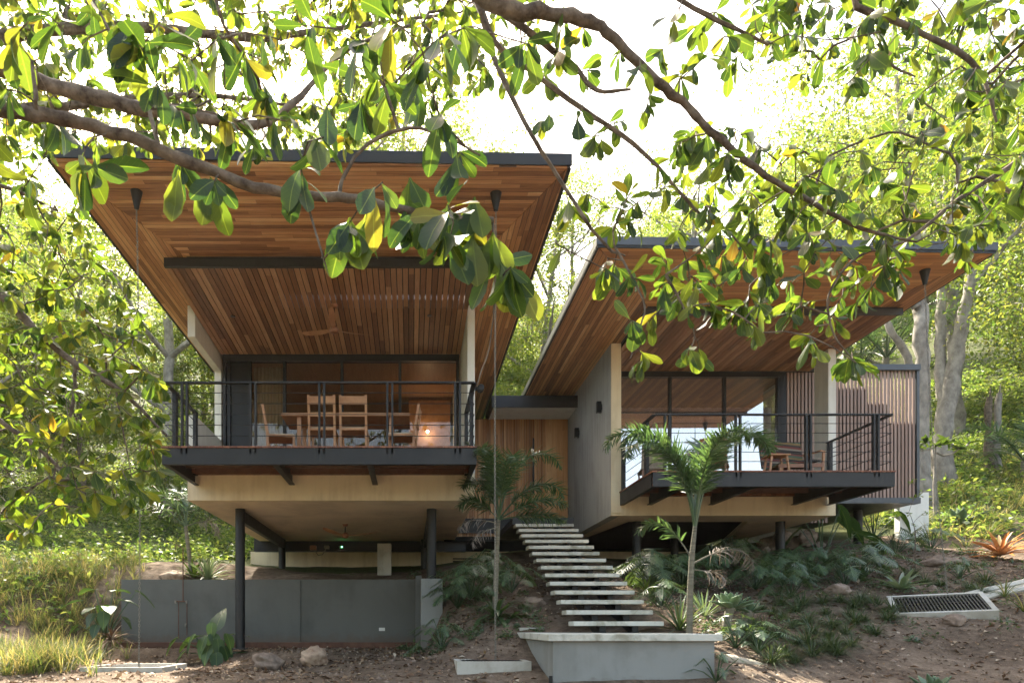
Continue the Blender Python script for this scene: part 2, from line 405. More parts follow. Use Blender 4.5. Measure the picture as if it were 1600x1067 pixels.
lef = math_n(t, 'LESS_THAN', math_n(t, 'MULTIPLY_ADD', n1, 2.5, sp.outputs[0]), -7.6)
grn = math_n(t, 'MAXIMUM', far, lef)
green = ramp(t, n2, [(.3, (.035,.045,.016)), (.6, (.09,.10,.035)), (.75, (.16,.14,.07))]).outputs[0]
t.links.new(mixc(t, grn, soil, green), b.inputs['Base Color']); b.inputs['Roughness'].default_value = .95
b.inputs['Specular IOR Level'].default_value = .15
hh = math_n(t, 'ADD', math_n(t, 'MULTIPLY', n2, 1.0), math_n(t, 'MULTIPLY_ADD', n3, .5, math_n(t, 'MULTIPLY', peb, .25)))
bump(t, b, hh, .9, .035)
g_o = add_obj('ground', mesh_np('ground', np.c_[GX.ravel(), GY.ravel(), GZZ.ravel()], fa, smooth=True), mg)
tag(g_o, kind='structure')
# ------------------------------------------------------------------ pavilions
def railing(name, h, pts, zt, zb, posts, rods=5):
    """pts: plan polyline of the rail; posts: list of (x, y, along) double flats"""
    r = link(bpy.data.objects.new(name, None)); r.parent = h
    mb = MB()
    for a, b_ in zip(pts[:-1], pts[1:]):
        mb.bar((*a, zt-.012), (*b_, zt-.012), .075, .024)
    mb.build('handrail', M['steel'], r)
    for (x, y, ax) in posts:
        p = MB()
        for s in (-.040, .040):
            dx, dy = (s, 0) if ax == 'x' else (0, s)
            if ax == 'x': p.box(x+dx-.016, x+dx+.016, y-.03, y+.03, zb-.12, zt-.024)
            else: p.box(x-.03, x+.03, y+dy-.016, y+dy+.016, zb-.12, zt-.024)
        p.build('post', M['steel'], r)
    for k in range(rods):
        z = zb + (zt-zb)*(k+1)/(rods+1)
        w = MB()
        for a, b_ in zip(pts[:-1], pts[1:]): w.tube([(*a, z), (*b_, z)], .0065, 6)
        w.build('rail_rod', M['steel'], r)
    return r

def balcony(h, x0, x1, yf, yb, zt, beams, posts, zr):
    n = int((x1-x0)/.108); mb = MB(); w = (x1-x0+.03)/n
    for i in range(n): mb.box(x0-.015+i*w, x0-.015+(i+1)*w-.006, yf-.02, yb+1.6, zt-.028, zt)
    mb.build('deck_boards', M['deck'], h)
    mb = MB(); zb = zt-.03
    mb.box(x0, x1, yf, yf+.012, zb-.26, zb); mb.box(x0, x1, yf+.012, yf+.09, zb-.26, zb-.248); mb.box(x0, x1, yf+.012, yf+.09, zb-.012, zb-.002)
    mb.build('front_beam', M['steel'], h)
    for x in (x0, x1):
        s = 1 if x == x0 else -1
        m2 = MB(); m2.box(x, x+s*.012, yf+.092, yb, zb-.26, zb-.001); m2.box(x+s*.012, x+s*.08, yf+.092, yb, zb-.26, zb-.248)
        m2.build('side_beam', M['steel'], h)
    for x in beams:
        m2 = MB(); m2.box(x-.008, x+.008, yf+.092, yb, zb-.24, zb-.002); m2.box(x-.05, x+.05, yf+.092, yb, zb-.255, zb-.24)
        m2.build('bracket', M['steel'], h)
    m2 = MB()
    for k in range(3): m2.box(x0+.09, x1-.09, yf+.4+k*.5, yf+.46+k*.5, zb-.10, zb-.001)
    m2.build('joists', M['rust'], h)

# --------------------------- left pavilion
HL = thing('pavilion', 'left house pavilion on round steel posts with broad teak soffit and dining terrace', 'house', (-1.5, 16, 0))
ZD = 2.897
m = MB(); m.box(-4.14, 1.186, 12.66, 12.80, 2.33, ZD-.06); m.build('front_wall', M['cream'], HL)
m = MB(); m.box(-4.138, 1.184, 12.803, 18.7, 2.333, 2.50); m.build('floor_slab', M['under'], HL)
m = MB()
m.box(-4.14, -4.0, 12.803, 22, 2.34, ZD-.06); m.box(-4.14, -4.0, 12.66, 14.4, ZD-.057, 3.91); m.box(-4.14, -4.0, 12.66, 14.4, 5.36, 5.94)
m.box(-4.14, -4.0, 14.403, 22, ZD-.057, 5.94)
m.build('left_wall', M['white'], HL)
m = MB(); m.box(1.05, 1.186, 12.66, 22, ZD-.057, 5.94); m.box(1.05, 1.186, 12.803, 22, 2.34, ZD-.06); m.build('right_wall', M['white'], HL)
m = MB(); m.box(-3.997, 1.047, 12.45, 22, ZD-.10, ZD-.03); m.build('terrace_floor', M['deck'], HL)
# roof
FLc, FRc = (-4.63, 8.72), (2.06, 8.87); YB = 22.6
m = MB()
xL, xR = FLc[0], FRc[0]
# roof slab in pieces, leaving a slot of sky above the gapped slats
def lerp(a, b_, k): return tuple(a[i]+(b_[i]-a[i])*k for i in range(2))
m.prism([FLc, FRc, (xR, 12.02), (xL, 12.02)], 5.985, 6.11)
m.prism([(xL, 12.02), (-2.35, 12.02), (-2.35, 12.52), (xL, 12.52)], 5.985, 6.11)
m.prism([(.95, 12.02), (xR, 12.02), (xR, 12.52), (.95, 12.52)], 5.985, 6.11)
m.prism([(xL, 12.52), (xR, 12.52), (xR, YB), (xL, YB)], 5.985, 6.11)
rf = m.build('roof', M['steel_l'], HL)
m = MB()
m.bar((xL-.03, FLc[1]-.012, 6.045), (xR+.03, FRc[1]-.012, 6.045), .02, .15)
m.bar((xL-.012, FLc[1], 6.045), (xL-.012, YB, 6.045), .02, .15)
m.bar((xR+.012, FRc[1], 6.045), (xR+.012, YB, 6.045), .02, .15)
m.box(xL-.03, xL+.02, 8.75, YB, 5.955, 5.968); m.box(xR-.02, xR+.03, 8.9, YB, 5.955, 5.968)
m.build('fascia', M['black'], rf)
m = MB(); A, B = (-3.62, 11.0), (1.12, 11.0)
m.prism([(FLc[0]+.03, FLc[1]+.01), (FRc[0]-.03, FRc[1]+.01), (B[0], B[1]), (A[0], A[1])], 5.95, 5.982)
m.build('front_soffit', M['soffit_x'], rf)
m = MB()
m.prism([(FLc[0]+.02, FLc[1]+.03), (A[0]-.004, A[1]), (A[0]-.004, 11.03), (-3.99, 11.03), (-3.99, 12.66), (-4.0, YB), (xL+.02, YB)], 5.95, 5.982)
m.build('left_soffit', M['soffit_y'], rf)
m = MB()
m.prism([(FRc[0]-.02, FRc[1]+.03), (xR-.02, YB), (1.10, YB), (1.10, 11.03), (B[0]+.004, B[1])], 5.95, 5.982)
m.build('right_soffit', M['soffit_y'], rf)
m = MB(); m.box(-3.98, 1.07, 11.0, 11.06, 5.79, 5.925); m.build('ceiling_beam', M['steel'], HL)
def slat_ceiling(h, x0, x1, ya, yb, za, zb, w=.098, gap=.017, mat='slat_y'):
    m = MB(); n = round((x1-x0)/w); w = (x1-x0)/n
    for i in range(n):
        a, b_ = x0+i*w+gap/2, x0+(i+1)*w-gap/2
        vs = []
        for (y, z) in ((ya, za), (yb, zb)):
            for zz in (z, z+.022):
                for xx in (a, b_): vs.append((xx, y, zz))
        m.add(vs, [(0,1,5,4),(2,6,7,3),(0,2,3,1),(4,5,7,6),(0,4,6,2),(1,3,7,5)])
    return m.build('slatted_ceiling', M[mat], h)
slat_ceiling(HL, -3.99, 1.045, 11.065, 14.30, 5.815, 5.69)
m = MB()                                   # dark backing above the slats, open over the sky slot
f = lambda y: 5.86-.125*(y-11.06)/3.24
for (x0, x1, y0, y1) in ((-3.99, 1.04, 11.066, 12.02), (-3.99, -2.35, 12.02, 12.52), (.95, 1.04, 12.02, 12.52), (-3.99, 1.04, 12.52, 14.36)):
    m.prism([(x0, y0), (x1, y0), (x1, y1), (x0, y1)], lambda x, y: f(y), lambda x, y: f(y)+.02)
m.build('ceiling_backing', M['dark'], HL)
for (px, py) in ((364, 495), (671, 494)):
    y = 5.74*F/(CY-py); x = (px-CX)/F*y
    m = MB(); z = 5.815-.125*(y-11.065)/3.24
    m.lathe((x, y, z-.012), [(.028, .0), (.042, .0), (.042, .02), (.028, .02)], 20); o = m.build('downlight', M['steel_l'], HL)
# glass front
YG = 14.36
def frame(h, xs, w, y, z0, z1, top, mat='steel', d=.09, side=None):
    m = MB()
    for x in xs: m.box(x-w/2, x+w/2, y-.02, y+d, z0, z1-top)
    m.box(xs[0]-w/2, xs[-1]+w/2, y-.03, y+d+.02, z1-top+.002, z1); m.box(xs[0], xs[-1], y-.018, y+d-.01, z0-.02, z0+.06)
    return m.build('window_frame', M[mat], h)
wf = link(bpy.data.objects.new('glass_doors', None)); wf.parent = HL
frame(wf, [-3.92, -3.39, -2.66, -1.45, -.23, .985], .06, YG, ZD-.02, 5.70, .14)
for a, b_ in ((-3.36, -2.69), (-2.63, -1.48), (-1.42, -.26), (-.2, .955)):
    m = MB(); m.box(a, b_, YG+.03, YG+.038, ZD+.05, 5.56); m.build('glass_pane', M['glass_l'], wf)
m = MB(); m.box(-3.90, -3.42, YG+.05, YG+.08, ZD+.05, 5.56); m.box(-3.86, -3.80, YG+.0, YG+.04, ZD, 5.56); m.build('dark_panel', M['black'], wf)  # near-black sheet in the first bay, in place of dark glass
# room behind the glass
m = MB(); m.box(-3.99, 1.04, 19, 19.1, ZD, 5.9); m.build('room_back_wall', M['clad'], HL) if False else None
m = MB(); n = 46
for i in range(n):
    x = -3.99+i*5.03/n; m.box(x, x+5.03/n-.006, 18.6, 18.63, ZD-.02, 5.86)
m.build('room_back_wall', M['furn_dark'], HL)
m = MB(); m.box(-.05, .98, 17.0, 17.1, ZD-.02, 5.62); m.box(-.05, .02, 15.1, 16.99, ZD-.02, 5.62) if False else None; m.build('timber_partition', M['furn'], HL)
m = MB(); m.box(-3.99, 1.04, 14.5, 18.6, 5.72, 5.76); m.build('room_ceiling', M['slat_y'], HL)
m = MB(); m.box(-4.138, 1.184, 21.9, 22.0, 2.34, 5.94); m.build('rear_wall', M['grey'], HL)
M['bulb'] = m_emit('lit_bulb', (1.0, .72, .40), 16)
for (px, py, y) in ((690, 581, 16.2), (668, 674, 16.8)):
    q = P(px, py, y); m = MB(); m.lathe(q, [(.004, -.035), (.024, -.024), (.034, 0), (.024, .024), (.006, .035)], 14)
    o = m.build('lit_lamp', M['bulb'], None, base=tuple(q), smooth=True)
    tag(o, 'small lit warm bulb high behind the terrace glass' if py < 600 else 'small lit warm bulb low behind the terrace glass near the rail', 'lamp')
    l = bpy.data.lights.new('room_lamp', 'POINT'); l.energy = 4.5 if py < 600 else .8; l.color = (1, .72, .42); l.shadow_soft_size = .04
    lo = link(bpy.data.objects.new('room_lamp', l)); lo.location = q + Vector((0, -.12, -.05))
# terrace curtain
V = []; FA = []; nx_ = 90
for i in range(nx_+1):
    x = -3.36+.66*i/nx_; d = .035*math.sin(i*.62)+.012*math.sin(i*1.7)
    for k, z in enumerate((ZD+.04, 4.2, 5.54)): V.append((x+.01*math.sin(i*.9+k), 14.62+d*(1-.25*k), z))
FA = [(i*3+k, (i+1)*3+k, (i+1)*3+k+1, i*3+k+1) for i in range(nx_) for k in range(2)]
me = mesh_np('curtain', np.array(V)-np.array((-3, 14.6, ZD)), FA, smooth=True)
cu = add_obj('curtain', me, M['curtain'], base=(-3, 14.6, ZD)); tag(cu, 'pleated cream linen curtain hanging behind the left terrace glass', 'curtain')
md = cu.modifiers.new('s', 'SOLIDIFY'); md.thickness = .004
# balcony
balcony(HL, -4.01, 1.06, 11.0, 12.655, ZD, [-2.2, -.66], None, None)
railing('railing', HL, [(-3.97, 12.64), (-3.97, 11.03), (1.02, 11.03), (1.02, 12.64)], 3.94, ZD,
        [(x, 11.03, 'x') for x in (-3.655, -2.546, -1.438, -.34, .753)] + [(x, y, 'y') for x in (-3.97, 1.02) for y in (11.5, 12.58)])
# columns, under-beams
def column(h, x, y, z0, z1, r=.095):
    c = MB().tube([(x, y, z0), (x, y, z1)], r, 28).build('column', M['black'], h, smooth=True)
    MB().box(x-.13, x+.13, y-.13, y+.13, z0-.02, z0+.012).build('base_plate', M['black'], c)
column(HL, -3.4, 13.6, -.44, 2.332); column(HL, .41, 13.6, .93, 2.332); column(HL, -3.47, 18.4, 1.2, 2.332); column(HL, .36, 18.4, 1.2, 2.332)
for x in (-3.43, .385):
    MB().box(x-.05, x+.05, 13.7, 18.3, 2.10, 2.331).build('under_beam', M['black'], HL)
MB().box(-4.3, 1.5, 18.72, 18.9, 2.05, 2.5).build('rear_under_beam', M['black'], HL)
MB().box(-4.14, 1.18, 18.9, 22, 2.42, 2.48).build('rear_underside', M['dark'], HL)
MB().box(.20, .62, 13.30, 13.9, -.75, .93).build('pedestal', M['planter'], HL, bevel=.008)

# --------------------------- right pavilion
HR = thing('pavilion', 'right house pavilion with grey side wall, lounge terrace and slatted side wing', 'house', (6.6, 17, 0))
ZE = 2.847
m = MB(); m.box(4.25, 9.02, 14.5, 14.64, 2.35, ZE-.06); m.build('front_wall', M['cream'], HR)
m = MB(); m.box(4.252, 9.018, 14.643, 15.4, 2.353, 2.47); m.prism([(4.252, 15.402), (4.9, 15.402), (4.6, 18.9), (4.252, 18.9)], 2.353, 2.47)
m.prism([(7.6, 15.402), (9.018, 15.402), (9.018, 19.5), (8.9, 19.5)], 2.353, 2.47)
m.build('floor_edge', M['under'], HR)
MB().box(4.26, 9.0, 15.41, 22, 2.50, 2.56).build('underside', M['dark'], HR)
m = MB(); m.box(4.246, 4.452, 14.503, 22, 2.352, 5.995); m.build('left_wall', M['grey'], HR)
m = MB(); m.box(4.25, 4.457, 14.47, 14.5, 2.40, 5.99); m.build('warm_lit_wall_end', M['cream'], HR)  # strip over the wall end, its warmer front light put into the colour
m = MB(); m.box(8.86, 9.02, 14.49, 15.0, ZE-.057, 5.99); m.build('corner_column', M['white'], HR)
m = MB(); m.box(4.46, 8.855, 14.4, 22, ZE-.10, ZE-.03); m.build('terrace_floor', M['deck'], HR)
# roof
XL, XR, YF1, YF2, YR = 2.97, 9.41, 10.83, 11.0, 22.6
m = MB(); m.prism([(XL, YF1), (XR, YF2), (XR, YR), (XL, YR)], 6.035, 6.16); rf = m.build('roof', M['steel_l'], HR)
m = MB(); m.bar((XL-.03, YF1-.012, 6.105), (XR+.03, YF2-.012, 6.105), .02, .13)
m.bar((XL-.012, YF1, 6.105), (XL-.012, YR, 6.105), .02, .13); m.bar((XR+.012, YF2, 6.105), (XR+.012, YR, 6.105), .02, .13)
m.build('flashing', M['steel_l'], rf)
m = MB(); m.bar((XL-.01, YF1+.003, 6.02), (XR+.01, YF2+.003, 6.02), .02, .04)
m.box(XL-.02, XL+.02, YF1+.05, YR, 6.005, 6.018); m.box(XR-.02, XR+.02, YF2+.05, YR, 6.005, 6.018)
m.build('fascia', M['black'], rf)
A, B = (4.45, 12.82), (8.65, 12.82)
M['soffit_x2'] = m_planks('bounce_lit_teak_soffit', 'X', .11, 2.6, stops=[(0,(.34,.14,.045)), (.4,(.50,.23,.072)), (.7,(.60,.30,.10)), (1,(.72,.42,.17))])  # lighter copy of the teak, light bounced from the ground put into the colour
m = MB(); m.prism([(XL+.03, YF1+.01), (XR-.03, YF2+.01), B, A], 6.0, 6.032); m.build('front_soffit', M['soffit_x2'], rf)
m = MB(); m.prism([(XL+.02, YF1+.03), (A[0]-.004, A[1]), (A[0]-.004, YR), (XL+.02, YR)], 6.0, 6.032); m.build('left_soffit', M['soffit_y'], rf)
m = MB(); m.prism([(XR-.02, YF2+.03), (XR-.02, YR), (9.21, YR), (9.21, 12.85), (B[0]+.004, 12.85), (B[0]+.004, B[1])], 6.0, 6.032); m.build('right_soffit', M['soffit_y'], rf)
MB().box(4.40, 9.25, 12.83, 12.89, 5.855, 5.975).build('ceiling_beam', M['steel_l'], HR)
slat_ceiling(HR, 4.46, 9.20, 12.895, 15.76, 5.88, 5.88)
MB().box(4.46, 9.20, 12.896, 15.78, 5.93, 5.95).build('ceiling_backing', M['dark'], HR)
# glass
wf = link(bpy.data.objects.new('glass_doors', None)); wf.parent = HR
frame(wf, [4.49, 6.0, 7.26, 8.50], .055, 15.8, ZE-.02, 5.875, .12)
for a, b_ in ((4.52, 5.97), (6.03, 7.23), (7.29, 8.47)):
    m = MB(); m.box(a, b_, 15.83, 15.838, ZE+.05, 5.745); m.build('glass_pane', M['glass_r'], wf)
MB().box(8.53, 8.68, 15.78, 15.9, ZE-.02, 5.87).build('door_jamb', M['black'], wf)
MB().box(4.5, 8.86, 19.0, 19.1, ZE, 5.9).build('room_back_wall', M['furn_dark'], HR)
V = []; nx_ = 120
for i in range(nx_+1):
    x = 4.52+3.94*i/nx_
    for z in (ZE-.02, 4.0, 5.12): V.append((x, 16.02+.03*math.sin(i*.9)+.01*math.sin(i*2.3), z))
FA = [(i*3+k, (i+1)*3+k, (i+1)*3+k+1, i*3+k+1) for i in range(nx_) for k in range(2)]
M['sheet'] = m_plain('white_sheet', (.78,.78,.80), (.84,.84,.86), 2, .9, bs=0)  # added pale sheet, stands in for the bright band in the glass
cu = add_obj('pale_sheet', mesh_np('pale_sheet', np.array(V)-np.array((6.5, 16, ZE)), FA, smooth=True), M['sheet'], base=(6.5, 16, ZE)); tag(cu, 'added pale white sheer behind the lower half of the right terrace glass', 'curtain')
md = cu.modifiers.new('s', 'SOLIDIFY'); md.thickness = .003
# slatted wing
def slat_wall(h, x0, x1, y, z0, z1, pitch=.083, w=.052, mat='wpc', d=.03, name='slats'):
    m = MB(); n = round((x1-x0)/pitch)
    for i in range(n):
        x = x0+(i+.5)*(x1-x0)/n; m.box(x-w/2, x+w/2, y, y+d, z0, z1)
    return m.build(name, M[mat], h)
slat_wall(HR, 8.69, 9.36, 15.80, ZE-.02, 5.87)
slat_wall(HR, 9.40, 11.68, 15.80, 2.96, 5.90)
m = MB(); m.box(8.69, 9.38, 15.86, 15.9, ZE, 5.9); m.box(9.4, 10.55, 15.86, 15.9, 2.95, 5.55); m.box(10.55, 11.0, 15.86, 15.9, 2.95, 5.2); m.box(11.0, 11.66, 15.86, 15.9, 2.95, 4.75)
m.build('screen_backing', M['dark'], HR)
m = MB(); m.box(9.03, 11.74, 15.72, 15.94, 5.90, 6.03); m.box(9.03, 11.74, 15.72, 15.94, 2.83, 2.96); m.box(11.68, 11.74, 15.76, 15.86, 2.961, 5.899)
m.build('screen_frame', M['steel_l'], HR)
m = MB(); m.box(11.60, 11.66, 15.95, 20, 2.96, 4.7); m.build('wing_side_wall', M['grey'], HR)
slat_wall(HR, 9.06, 9.9, 16.2, 2.45, 2.83)
MB().box(9.1, 11.7, 15.95, 20, 2.84, 2.95).build('wing_floor', M['black'], HR)
column(HR, 11.0, 16.8, 1.8, 2.84, .10)
for (x, y, zt) in ((5.09, 15.4, 1.55), (8.33, 15.4, 1.60), (6.95, 18, 1.72)):
    column(HR, x, y, zt, 2.50 if y > 15.5 else 2.36, .10)
    MB().box(x-.13, x+.24, y-.17, y+.2, zt-1.1, zt).build('pedestal', M['concrete'], HR, bevel=.008)
MB().box(10.7, 11.35, 16.6, 17.0, 1.6, 1.8).build('footing_block', M['concrete'], HR)
MB().box(9.0, 11.6, 19.6, 19.8, 1.6, 2.8).build('rear_plinth', M['grey'], HR)
MB().box(12.6, 13.35, 17.6, 17.8, 1.5, 3.45).build('garden_wall', M['white'], HR)
# balcony
balcony(HR, 4.43, 8.86, 12.5, 14.465, ZE, [5.05, 6.35, 8.1], None, None)
railing('railing', HR, [(4.47, 14.44), (4.47, 12.53), (8.82, 12.53), (8.82, 14.46)], 3.89, ZE,
        [(x, 12.53, 'x') for x in (4.70, 6.0, 7.29, 8.53)] + [(4.47, 12.95, 'y'), (4.47, 14.36, 'y'), (8.82, 14.38, 'y')])

# --------------------------- entrance between the pavilions
EN = thing('entrance', 'teak clad entrance wall and door under flat canopy between the two pavilions', 'entrance', (2.7, 18.5, 2.4))
m = MB(); x = 1.0; 
while x < 3.62:
    w_ = random.choice((.038, .045, .06)); dd = random.choice((0, .018, .03))
    m.box(x, x+w_-.012, 18.40-dd, 18.43, 2.42, 5.57); x += w_
m.box(1.0, 3.62, 18.431, 18.45, 2.42, 5.57)
m.build('slatted_cladding', M['clad'], EN)
m = MB(); x = 3.63
for w_ in (.15, .14, .16, .15):
    m.box(x, x+w_-.004, 18.39, 18.43, 2.42, 5.57); x += w_
m.build('door', M['clad'], EN)
MB().box(3.27, 3.31, 18.33, 18.36, 3.55, 5.05).box(3.28, 3.30, 18.36, 18.40, 3.75, 3.79).box(3.28, 3.30, 18.36, 18.40, 4.85, 4.89).build('door_handle', M['black'], EN)
MB().prism([(2.10, 17.40), (4.24, 17.40), (4.24, 18.9), (2.10, 18.9)], 5.58, 5.62).build('canopy_soffit', M['white'], EN)
MB().box(2.06, 4.243, 17.36, 17.398, 5.56, 5.86).box(2.06, 2.098, 17.40, 18.9, 5.56, 5.86).box(2.10, 4.243, 17.40, 18.9, 5.62, 5.66).build('canopy_fascia', M['black'], EN)
MB().box(1.0, 4.2, 18.25, 18.385, 2.50, 2.88).build('base_beam', M['steel'], EN)
MB().box(.9, 4.24, 18.46, 18.6, 2.3, 5.6).build('rear_board', M['dark'], EN)

# sconces and spot lamp
for (px, zc) in ((938, 4.87), (903, 4.87)):
    y = 4.246*F/(px-CX+2)
    t_ = thing('wall_lamp', 'black box wall lamp on grey side wall, ' + ('the one nearer the terrace' if px > 920 else 'the one nearer the entrance canopy'), 'wall lamp', (4.245, y, zc))
    MB().box(4.13, 4.228, y-.05, y+.05, zc-.12, zc+.12).build('lamp_body', M['black'], t_, bevel=.004)
    MB().box(4.228, 4.2455, y-.035, y+.035, zc-.06, zc+.06).build('mount', M['black'], t_)
t_ = thing('spot_lamp', 'small round black spotlight on the outer wall beside the left terrace', 'spot lamp', (1.19, 12.8, 4.43))
MB().lathe((1.30, 12.74, 4.43), [(.03, -.09), (.06, -.08), (.065, .06), (.04, .075)], 20, 'y').build('lamp_body', M['black'], t_, smooth=True)
MB().box(1.187, 1.26, 12.73, 12.79, 4.40, 4.46).build('mount', M['black'], t_)

# --------------------------- staircase
ST = thing('outdoor_staircase', 'floating pale concrete stairs on dark steel stringers climbing to the entrance', 'staircase', (3, 10, -.1))
for k in range(14):
    y = 9.87+.415*k; z = .072+.1705*k
    j = random.uniform(-.008, .008)
    MB().box(2.345+j, 3.65+j, y, y+.33, z-.066, z).build('tread', M['tread'], ST, bevel=.007)
for x in (2.80, 3.28):
    m = MB(); a = Vector((x, 9.98, -.16)); b_ = Vector((x, 15.35, 2.05)); m.bar(a, b_, .10, .16)
    for k in range(14):
        y = 9.87+.415*k+.16; z = .072+.1705*k-.067
        zl = -.16+(y-9.98)*.4115
        m.box(x-.045, x+.045, y-.05, y+.05, zl-.02, z)
    m.build('stringer', M['steel'], ST)
MB().box(2.30, 3.68, 15.42, 18.24, 2.30, 2.45).build('landing', M['black'], ST)
# landing planter base
LP = thing('landing_base', 'low grey painted concrete landing base with pale coping at the stair foot', 'platform', (2.7, 9, -.7))
MB().box(1.74, 3.72, 8.37, 10.8, -1.2, -.182).build('base_wall', M['planter'], LP)
MB().box(1.67, 3.79, 8.30, 10.80, -.18, -.095).build('coping', M['tread'], LP, bevel=.006)
MB().box(1.72, 3.76, 10.803, 10.95, -.3, -.02).build('back_kerb', M['concrete'], LP, bevel=.006)
o = MB().tube([(1.70, 8.30, -.74), (1.70, 8.30, -.60)], .022, 10).build('garden_light', M['black'], None, base=(1.70, 8.30, -.74), smooth=True)
tag(o, 'tiny black ground light at the corner of the landing base', 'garden light')

# --------------------------- retaining wall
RW = thing('retaining_wall', 'long dark grey painted retaining wall below the left house', 'wall', (-3, 15, -.4))
MB().box(-6.36, .22, 15.0, 15.18, -.60, 1.026).build('wall_face', M['retain'], RW)
MB().box(-2.69, -2.43, 14.965, 14.998, -.355, 1.02).build('pilaster', M['retain'], RW)
MB().box(.10, .22, 13.92, 14.997, -.40, 1.03).build('return_wall', M['retain'], RW)
MB().box(-6.95, .1, 14.72, 14.99, -.36, -.345).box(-6.95, .1, 14.72, 14.735, -.50, -.361).box(-6.95, .1, 14.736, 14.9, -.50, -.485).build('base_channel', M['rust'], RW)
MB().box(-.70, -.57, 14.985, 14.998, -.10, -.03).box(-.685, -.64, 14.980, 14.985, -.085, -.045).box(-.63, -.585, 14.980, 14.985, -.085, -.045).build('outlet_plate', M['white'], RW)
# foundation wall behind the stairs and the pipes along it
FW = thing('foundation_wall', 'stained yellowish concrete foundation wall behind the stairs', 'wall', (3, 19, 2))
MB().box(-4.6, 9.0, 19.6, 19.8, 1.2, 2.14).build('wall_face', M['cream'], FW)
for z in (2.20, 2.28):
    MB().tube([(1.2, 19.5, z-.35), (5.2, 19.5, z-.35)], .018, 8).build('pipe', M['black'], FW, smooth=True)
RB = MB().box(-4.6, 9.1, 22.1, 22.3, 1.2, 3.3).build('rear_board', M['dark'], None, base=(2, 22.2, 1.2)); tag(RB, 'added dark board filling the bright gap under the houses', 'board')  # added to cover lit ground showing through beneath the houses
EQ = thing('pool_pump_panel', 'small pump boxes with a green light on the dark beam under the left house', 'equipment', (-1.8, 18.6, 2.0))
for (px, py, w_, h_, mt) in ((489, 855, .17, .12, 'furn_dark'), (510, 854, .13, .08, 'chain'), (533, 854, .12, .06, 'chain')):
    q = P(px, py, 18.5); MB().box(q.x-w_/2, q.x+w_/2, 18.5, 18.7, q.z-h_/2, q.z+h_/2).build('pump_box', M[mt], EQ, bevel=.01)
q = P(534, 854, 18.48); MB().box(q.x-.012, q.x+.012, 18.485, 18.498, q.z-.012, q.z+.012).build('indicator_light', m_emit('green_light', (.1, 1, .3), 6), EQ)
MB().tube([P(492, 860, 18.5), P(497, 867, 18.48), P(504, 866, 18.48), P(509, 858, 18.5)], .012, 8).build('hose', M['chain'], EQ, smooth=True)
o = MB().box(-.85, -.50, 17.3, 17.6, 1.25, 2.1).build('footing_block', M['concrete'], None, base=(-.7, 17.4, 1.2), bevel=.01)
tag(o, 'square grey concrete footing on the soil under the left house', 'footing')

# --------------------------- fans
def fan(loc, drop, R, a0, label):
    t_ = thing('ceiling_fan', label, 'ceiling fan', loc)
    x, y, z = loc
    MB().lathe((x, y, z), [(.015, -.06), (.055, -.05), (.07, -.002)], 20).build('canopy', M['furn_dark'], t_, smooth=True)
    MB().tube([(x, y, z-.05), (x, y, z-drop)], .014, 10).build('rod', M['black'], t_, smooth=True)
    zh = z-drop
    MB().lathe((x, y, zh), [(.02, -.07), (.07, -.05), (.085, 0), (.06, .05), (.02, .07)], 22).build('hub', M['furn_dark'], t_, smooth=True)
    for k in range(3):
        a = a0+k*2*math.pi/3; u = Vector((math.cos(a), math.sin(a), 0)); v_ = Vector((-u.y, u.x, 0)); m = MB(); vs = []
        n = 9
        for i in range(n+1):
            s_ = i/n; r = .06+s_*(R-.06); w_ = .022+.030*math.sin(math.pi*min(1, s_*1.15)*.75); c = Vector((x, y, zh+.005+.10*s_*s_*R))+u*r
            if i == n: w_ *= .5
            for sg in (-1, 1):
                for th in (-.004, .004): vs.append(c+v_*w_*sg+Vector((0, 0, th+sg*w_*.35)))
        fs = []
        for i in range(n):
            b0, b1 = i*4, i*4+4
            fs += [(b0, b1, b1+2, b0+2), (b0+1, b0+3, b1+3, b1+1), (b0, b0+1, b1+1, b1), (b0+2, b1+2, b1+3, b0+3)]
        fs += [(0, 2, 3, 1), (n*4, n*4+1, n*4+3, n*4+2)]
        m.add(vs, fs).build('blade', M['furn'], t_, smooth=True)
fan((-1.38, 12.27, 5.77), .45, .70, rad(-88), 'three blade wooden ceiling fan above the left dining terrace')
fan((-1.50, 15.6, 2.333), .26, .76, rad(-4), 'three blade wooden ceiling fan beneath the left pavilion slab')

# --------------------------- furniture
def chair(label, loc, rz, mat='furn'):
    t_ = thing('dining_chair', label, 'chair', (0, 0, 0), 'wooden dining chairs round the terrace table')
    w = .235
    for sx in (-1, 1):
        MB().bar((sx*(w-.02), -.22, 0), (sx*(w-.02), -.22, .45), .038, .038, (0, 1, 0)).build('leg', M[mat], t_)
        m = MB().bar((sx*(w-.02), .22, 0), (sx*(w-.02), .235, .46), .038, .045, (0, 1, 0)); m.bar((sx*(w-.02), .235, .45), (sx*(w-.02), .32, .97), .038, .04, (0, 1, 0)); m.build('leg', M[mat], t_)
    MB().box(-w, w, -.24, .24, .405, .45).build('seat', M[mat], t_, bevel=.008)
    MB().box(-w+.03, w-.03, -.22, .2, .452, .475).build('cushion', M['curtain'], t_, bevel=.01)
    m = MB(); m.obox((0, .305, .885), (2*w-.07, .025, .14), Matrix.Rotation(rad(-9), 3, 'X')); m.obox((0, .27, .66), (2*w-.07, .025, .07), Matrix.Rotation(rad(-9), 3, 'X')); m.build('backrest', M[mat], t_, bevel=.004)
    t_.location = loc; t_.rotation_euler = (0, 0, rz); return t_
zf = ZD
chair('wooden dining chair with its back to the rail, left of the two', (-1.50, 11.75, zf), rad(180))
chair('wooden dining chair with its back to the rail, right of the two', (-.97, 11.75, zf), rad(180))
